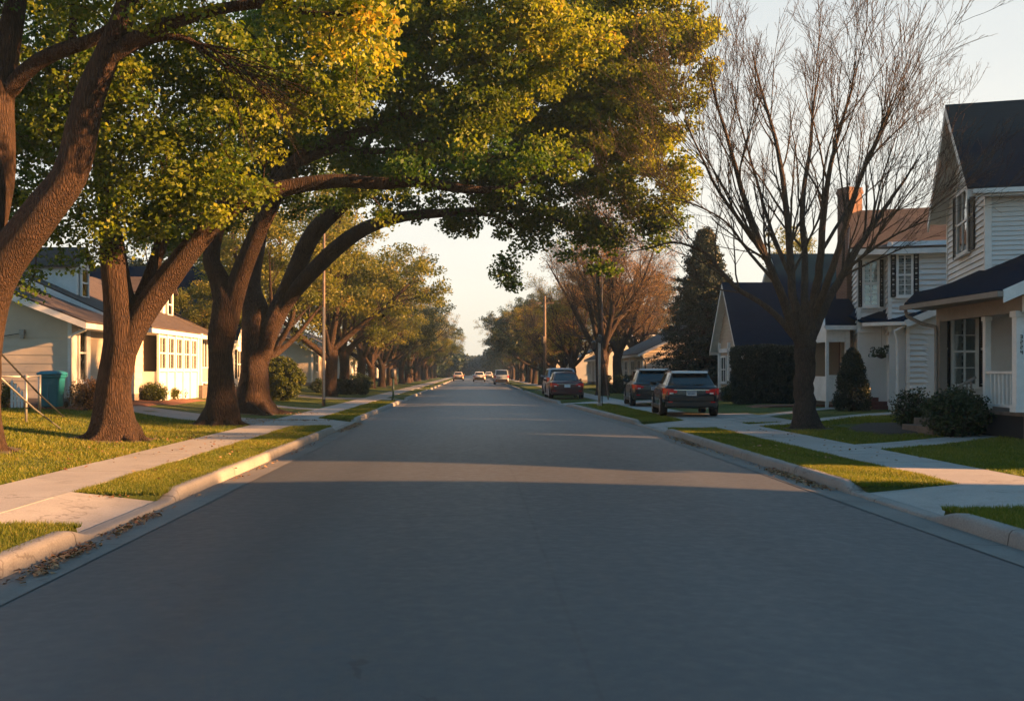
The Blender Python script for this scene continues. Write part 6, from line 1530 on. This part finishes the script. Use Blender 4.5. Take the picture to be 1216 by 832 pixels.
# ------------------------------------------------------------------ poles and small street furniture
def objects():
    # tall slim pole on the left
    x, y = -6.35, 42.2; z = gz(x)
    t = thing('utility_pole', 'tall slim weathered wooden pole standing beside the left sidewalk', 'pole', (x, y, z))
    m = MB(); m.tube([(x, y, z - .1), (x, y, 3.5), (x + .02, y, 7.9)], [.07, .06, .045], 12); m.build('shaft', M['wood_weathered'], t, True)
    m = MB(); m.box(x - .02, x + .06, y - .10, y - .06, z + .3, z + 4.2); m.build('conduit', M['metal_galv'], t)
    # green meter post on the left verge
    x, y = -4.15, 51.5; z = .13
    t = thing('post', 'short green post with a blue grey box on top, on the left verge', 'post', (x, y, z))
    m = MB(); m.tube([(x, y, z - .1), (x, y, z + 1.1)], .055, 10); m.lathe((x, y, z), [(.10, 0), (.10, .06), (.06, .1)], 12); m.build('shaft', M['paint_green'], t, True)
    m = MB(); m.lathe((x, y, z + 1.1), [(.09, 0), (.16, .06), (.17, .42), (.12, .50), (.03, .54)], 14); m.build('head', M['metal_dark'], t, True)
    m = MB(); m.box(x - .06, x + .06, y - .175, y - .165, z + 1.2, z + 1.42); m.build('dial', M['dark_glass'], t)
    # right lamp post with its wooden companion
    x, y = 5.33, 42.0; z = .13
    t = thing('lamp_post', 'slim post with small dark lantern bracket and thin mast on the right verge', 'lamp post', (x, y, z))
    m = MB(); m.tube([(x, y, z - .1), (x, y, 2.85)], .06, 10); m.lathe((x, y, z), [(.11, 0), (.11, .10), (.07, .16)], 12); m.build('shaft', M['wood_pale'], t, True)
    m = MB(); m.tube([(x + .13, y + .1, z - .1), (x + .13, y + .1, 5.95)], .02, 8); m.build('mast', M['metal_dark'], t, True)
    m = MB(); m.tube([(x, y, 2.75), (x - .10, y, 2.95), (x - .24, y, 2.85)], .02, 8); m.lathe((x - .24, y, 2.55), [(.03, .0), (.075, .05), (.09, .25), (.12, .27), (.02, .38)], 8); m.lathe((x + .02, y, 2.8), [(.07, 0), (.09, .05), (.08, .30), (.03, .36)], 8); m.build('lantern', M['metal_dark'], t)
    m = MB(); m.beam((x + .13, y + .1, 2.6), (x + .42, y + .3, .4), .04, .04); m.build('brace', M['wood_weathered'], t)
    # far right utility pole
    x, y = 4.75, 66; z = .13
    t = thing('utility_pole', 'utility pole behind the maroon sedan on the right side', 'pole', (x, y, z))
    m = MB(); m.tube([(x, y, z - .1), (x, y, 6.6)], [.11, .08], 10); m.build('shaft', M['wood_weathered'], t, True)
    m = MB(); m.box(x - .6, x + .6, y - .04, y + .04, 6.1, 6.2); m.build('crossarm', M['wood_weathered'], t)
    m = MB(); m.lathe((x - .14, y - .16, 3.4), [(.06, 0), (.12, .05), (.12, .5), (.06, .55)], 10); m.build('fixture', M['metal_dark'], t)

    # teal wheeled bin
    x, y = P(62, 480, 28.8)[0], 28.8; z = gz(x) + .03
    t = thing('wheelie_bin', 'teal wheeled rubbish bin standing against the cream wall of the bungalow', 'bin', (x, y, z))
    m = MB(); Hh = 1.0
    def rr(w, d, z_, r=.06):
        return [(x + sx * (w - (r if k in (0, 3) else 0) * 1) if False else x + cx, y + cy_, z_) for (cx, cy_) in
                [(w * math.copysign(abs(math.cos(a)) ** .35, math.cos(a)), d * math.copysign(abs(math.sin(a)) ** .35, math.sin(a))) for a in np.linspace(0, 2 * math.pi, 28, endpoint=False)] for sx in (1,) for k in (0,)]
    rings = [rr(.235, .26, z + .04), rr(.245, .28, z + .12), rr(.285, .34, z + .86), rr(.290, .345, z + .88), rr(.315, .37, z + .885), rr(.315, .37, z + .96), rr(.30, .355, z + .965)]
    nn = 28
    for r_ in rings: m.v += [tuple(map(float, q)) for q in r_]
    for i in range(len(rings) - 1):
        for k in range(nn): m.f.append((i * nn + k, i * nn + (k + 1) % nn, (i + 1) * nn + (k + 1) % nn, (i + 1) * nn + k)); m.m.append(0)
    m.f.append(tuple(range(nn))[::-1]); m.m.append(0)
    m.build('body', M['bin_teal'], t, True)
    l = MB(); rg = [rr(.335, .40, z + .962), rr(.345, .41, z + .99), rr(.33, .39, z + 1.03), rr(.24, .28, z + 1.075), rr(.10, .12, z + 1.09)]
    for r_ in rg: l.v += [tuple(map(float, q)) for q in r_]
    for i in range(len(rg) - 1):
        for k in range(nn): l.f.append((i * nn + k, i * nn + (k + 1) % nn, (i + 1) * nn + (k + 1) % nn, (i + 1) * nn + k)); l.m.append(0)
    l.f.append(tuple((len(rg) - 1) * nn + k for k in range(nn))); l.m.append(0); l.f.append(tuple(range(nn))[::-1]); l.m.append(0)
    l.build('lid', M['bin_teal'], t, True)
    hd = MB(); hd.tube([(x - .26, y + .40, z + .92), (x - .26, y + .48, z + .95), (x + .26, y + .48, z + .95), (x + .26, y + .40, z + .92)], .017, 8); hd.build('handle', M['bin_teal'], t, True)
    r = MB(); r.box(x - .12, x + .12, y - .345, y - .30, z + .70, z + .76); r.box(x - .02, x + .02, y - .34, y - .27, z + .15, z + .70); r.build('front_rib', M['bin_teal'], t)
    for sg in (-1, 1):
        w = MB(); w.lathe((x + sg * .27, y + .26, z + .10), [(.05, 0), (.10, .005 * sg), (.10, .05 * sg), (.05, .055 * sg)], 18, 0, 'x'); w.build('wheel', M['rubber'], t, True)

    # metal rail fence by the leaning tree
    y = 23.2; t = thing('rail_fence', 'rusty metal rail on two posts in front of the teal bin', 'fence', (-10.4, y, gz(-10.4)))
    for (px_, Yq) in ((31, y), (47, 26.5)):
        x = PXx(px_, Yq); m = MB(); m.tube([(x, Yq, gz(x) - .1), (x, Yq, Zy(447, Yq) + .05)], .032 if Yq < 25 else .045, 8); m.build('post', M['metal_galv'], t, True)
    m = MB(); m.tube([(PXx(-60, y), y, Zy(446, y)), (PXx(33, y), y, Zy(447, y)), (PXx(47, 26.5), 26.5, Zy(446, 26.5))], .022, 8); m.build('rail', M['metal_galv'], t, True)
    # support cables from the leaning tree
    for (a, b, Ya, Yb, lb) in (((-2, 416), (77, 483), 17.6, 25.8, 'dark cable running from the leaning tree down to the lawn by the bin'), ((-2, 446), (73, 508), 17.7, 22.6, 'pale rusty cable pegged to the lawn in front of the rail fence')):
        A = P(a[0], a[1], Ya); B = P(b[0], b[1], Yb); B[2] = gz(B[0])
        m = MB(); mid = (A + B) / 2; mid[2] -= .05; m.tube([A, mid, B], .018, 6)
        props(m.build('guy_wire', M['metal_galv' if 'pale' in lb else 'plastic_black'], None, True), lb, 'cable', 'cables staying the leaning tree')
    # white picket panel and wall junction near the bin
    x0, x1, y = PXx(14, 28.6), PXx(26, 28.6), 28.6; z = gz(x0)
    t = thing('picket_panel', 'small white picket panel by the bungalow wall left of the bin', 'fence', (x0, y, z))
    m = MB()
    for k in range(4):
        xx = x0 + (x1 - x0) * k / 3; hh = .78 - .10 * k; m.slab([(xx - .035, y, z), (xx + .035, y, z), (xx + .035, y, z + hh), (xx, y, z + hh + .06), (xx - .035, y, z + hh)], (0, .02, 0))
    m.build('picket', M['trim_white'], t); m = MB(); m.box(x0 - .05, x1 + .05, y + .021, y + .045, z + .2, z + .26); m.build('rail', M['trim_white'], t)

    # shrubs --------------------------------------------------------------
    def shrub(name, label, cat, c, rx, ry, rz, n, ln, size, mat, tint, stems=26, seed=1, shape='ball', group=None, twig=False, stem_mat='bark_dark'):
        rng = np.random.default_rng(seed); t = thing(name, label, cat, c, 0, group)
        q = norm(rng.normal(size=(n, 3))) * (rng.random((n, 1)) ** .33)
        if shape == 'ball': Cc = np.array(c) + q * (rx, ry, rz) + (0, 0, rz * .95)
        elif shape == 'box':
            q = rng.uniform(-1, 1, (n, 3)); k = np.argmax(np.abs(q), 1); push = rng.random(n) < .7
            for i in np.where(push)[0]: q[i, k[i]] = math.copysign(rng.uniform(.9, 1.0), q[i, k[i]])
            bump_ = 1 + .03 * np.sin(q[:, 0] * 7 + q[:, 2] * 3); Cc = np.array(c) + q * (rx, ry, rz) * bump_[:, None] + (0, 0, rz)
        elif shape == 'cone':
            u = rng.random(n) ** .8; a = rng.random(n) * 6.28; r_ = np.sqrt(rng.random(n)) ** .35 * np.clip(np.maximum(1 - u ** 1.5, 0) ** .62, .02, 1) * (.90 + .1 * np.minimum(u * 8, 1))
            Cc = np.array(c) + np.stack([np.cos(a) * r_ * rx, np.sin(a) * r_ * ry, u * rz * 2], 1)
        Cc[:, 2] = np.maximum(Cc[:, 2], c[2] + .05)
        v, f, tt = leaves(rng, Cc, ln, .13 if shape != 'ball' else .16, size, tint + .15 * rng.normal(size=len(Cc)), .9)
        np_mesh('foliage', v, [f], M[mat], t, tint=tt)
        k = rng.permutation(len(Cc))[:stems * (4 if twig else 1)]; b0 = np.array(c) + np.stack([rng.normal(0, .12 * rx, len(k)), rng.normal(0, .12 * ry, len(k)), np.zeros(len(k)) - .03], 1)
        if shape == 'box': b0[:, 0] = Cc[k, 0] * .9 + c[0] * .1
        end = Cc[k]; K = 5; tt_ = np.linspace(0, 1, K)[None, :, None]; pp = b0[:, None] * (1 - tt_) + end[:, None] * tt_; pp[:, :, 2] += .06 * np.sin(tt_[..., 0] * 3.14)
        pr = np.linspace(.012, .004, K)[None, :] * np.ones((len(k), 1)); parts = [tubes(pp, pr, 4)]
        if twig:
            a, ar = spawn(rng, pp, pr, 4, .4, 1, (15, 45), (.15, .35), .6, .1, 4, .15); parts.append(tubes(a, np.maximum(ar, .003), 3))
        V, F = merge(parts); np_mesh('stems', V, [F], M[stem_mat], t, True)
        return t
    g = lambda px_, Yq: (PXx(px_, Yq), Yq, gz(PXx(px_, Yq)) + .03)
    shrub('bush', 'bushy rust red shrub between the teal bin and the second tree', 'bush', g(107, 29.2), .62, .5, .46, 150, 26, (.03, .06), 'leaf_russet', .62, 60, 3, twig=True, stem_mat='bark')
    shrub('bush', 'small green shrub behind the picket panel at the left edge', 'bush', g(6, 29.0), .28, .3, .36, 60, 40, (.03, .06), 'leaf_olive', .25, 12, 4)
    shrub('bush', 'round clipped green bush in front of the sunlit porch', 'bush', g(184, 36.5), .45, .42, .34, 150, 34, (.03, .06), 'leaf_olive', .08, 12, 5)
    shrub('bush', 'low grey green plant beside the porch steps', 'bush', g(203, 38.5), .36, .34, .20, 60, 30, (.03, .07), 'leaf_olive', .3, 12, 6)
    shrub('bush', 'low dark plant right next to the brick porch steps', 'bush', g(212, 40), .30, .34, .18, 60, 30, (.03, .07), 'leaf_dark', .6, 12, 7)
    shrub('bush', 'tall sunlit green bush beside the stout dark tree', 'bush', g(334, 46.5), 1.05, .9, 1.02, 420, 44, (.06, .11), 'leaf_olive', .22, 30, 8)
    shrub('hedge', 'low dark clipped hedge on the left beyond the wooden pole', 'hedge', g(407, 62), 1.55, .6, .42, 420, 30, (.05, .09), 'leaf_dark', .35, 24, 9, 'box')
    shrub('bush', 'rounded dark shrub behind the low clipped hedge', 'bush', g(424, 69), 1.2, .8, .62, 200, 36, (.05, .09), 'leaf_dark', .35, 16, 10)
    shrub('bush', 'dark shrub at the left end of the low clipped hedge', 'bush', g(379, 60), .55, .6, .42, 110, 34, (.05, .09), 'leaf_dark', .3, 12, 12)
    shrub('hedge', 'tall dark evergreen hedge in front of the tan cottage', 'hedge', (PXx(922, 42.3), 42.3, gz(12.8)), 1.78, .7, 1.20, 3200, 30, (.04, .09), 'needle', .2, 40, 13, 'box')
    shrub('conical_shrub', 'dark cone shaped evergreen beside the red porch steps', 'shrub', (PXx(1012, 34.3), 34.3, gz(13)), .60, .6, 1.04, 900, 30, (.03, .07), 'needle', .30, 20, 14, 'cone')
    shrub('bush', 'loose leafy bush in the dark mulch bed in front of the corner porch', 'bush', (10.45, 21.5, gz(10.7)), .66, .7, .52, 300, 20, (.035, .075), 'leaf_dark', .65, 60, 15, twig=True)
    shrub('bush', 'smaller leafy bush left of the corner porch steps in the mulch bed', 'bush', (10.75, 24.2, gz(10.5)), .50, .5, .50, 130, 20, (.035, .075), 'leaf_dark', .7, 40, 16, twig=True)
    shrub('hedge', 'low dark hedge behind the parked cars by the pale house', 'hedge', (PXx(745, 66), 66, .2), 1.4, .7, .55, 300, 30, (.06, .10), 'leaf_dark', .35, 20, 17, 'box')
    shrub('bush', 'low shrub between the near suv and the tan cottage entry', 'bush', (PXx(858, 47), 45.5, .2), .45, .5, .45, 120, 30, (.05, .09), 'leaf_dark', .7, 14, 18)
    for k, (px_, Yq, lb) in enumerate(((952, 41, 'left of'), (975, 39.5, 'below'), (1000, 36.2, 'right of'))):
        shrub('plant', 'small low dark plant %s the tall evergreen hedge end' % lb, 'plant', g(px_, Yq), .3, .3, .16, 40, 26, (.03, .07), 'leaf_dark', .6, 8, 20 + k)
objects()

# ------------------------------------------------------------------ air
def haze():
    m = MB(); m.box(-1150, 1150, -90, 1150, -1.2, 17.5)
    t = NT('haze'); t.t.nodes.remove(t.b)
    v = t.n('ShaderNodeVolumePrincipled'); v.inputs['Density'].default_value = .0005; v.inputs['Color'].default_value = (.50, .76, 1.0, 1); v.inputs['Anisotropy'].default_value = .25
    t.l(v.outputs[0], t.out.inputs['Volume'])
    o = m.build('haze', t.m); props(o, 'thin pale haze hanging over the whole street', 'haze', kind='stuff')
haze()
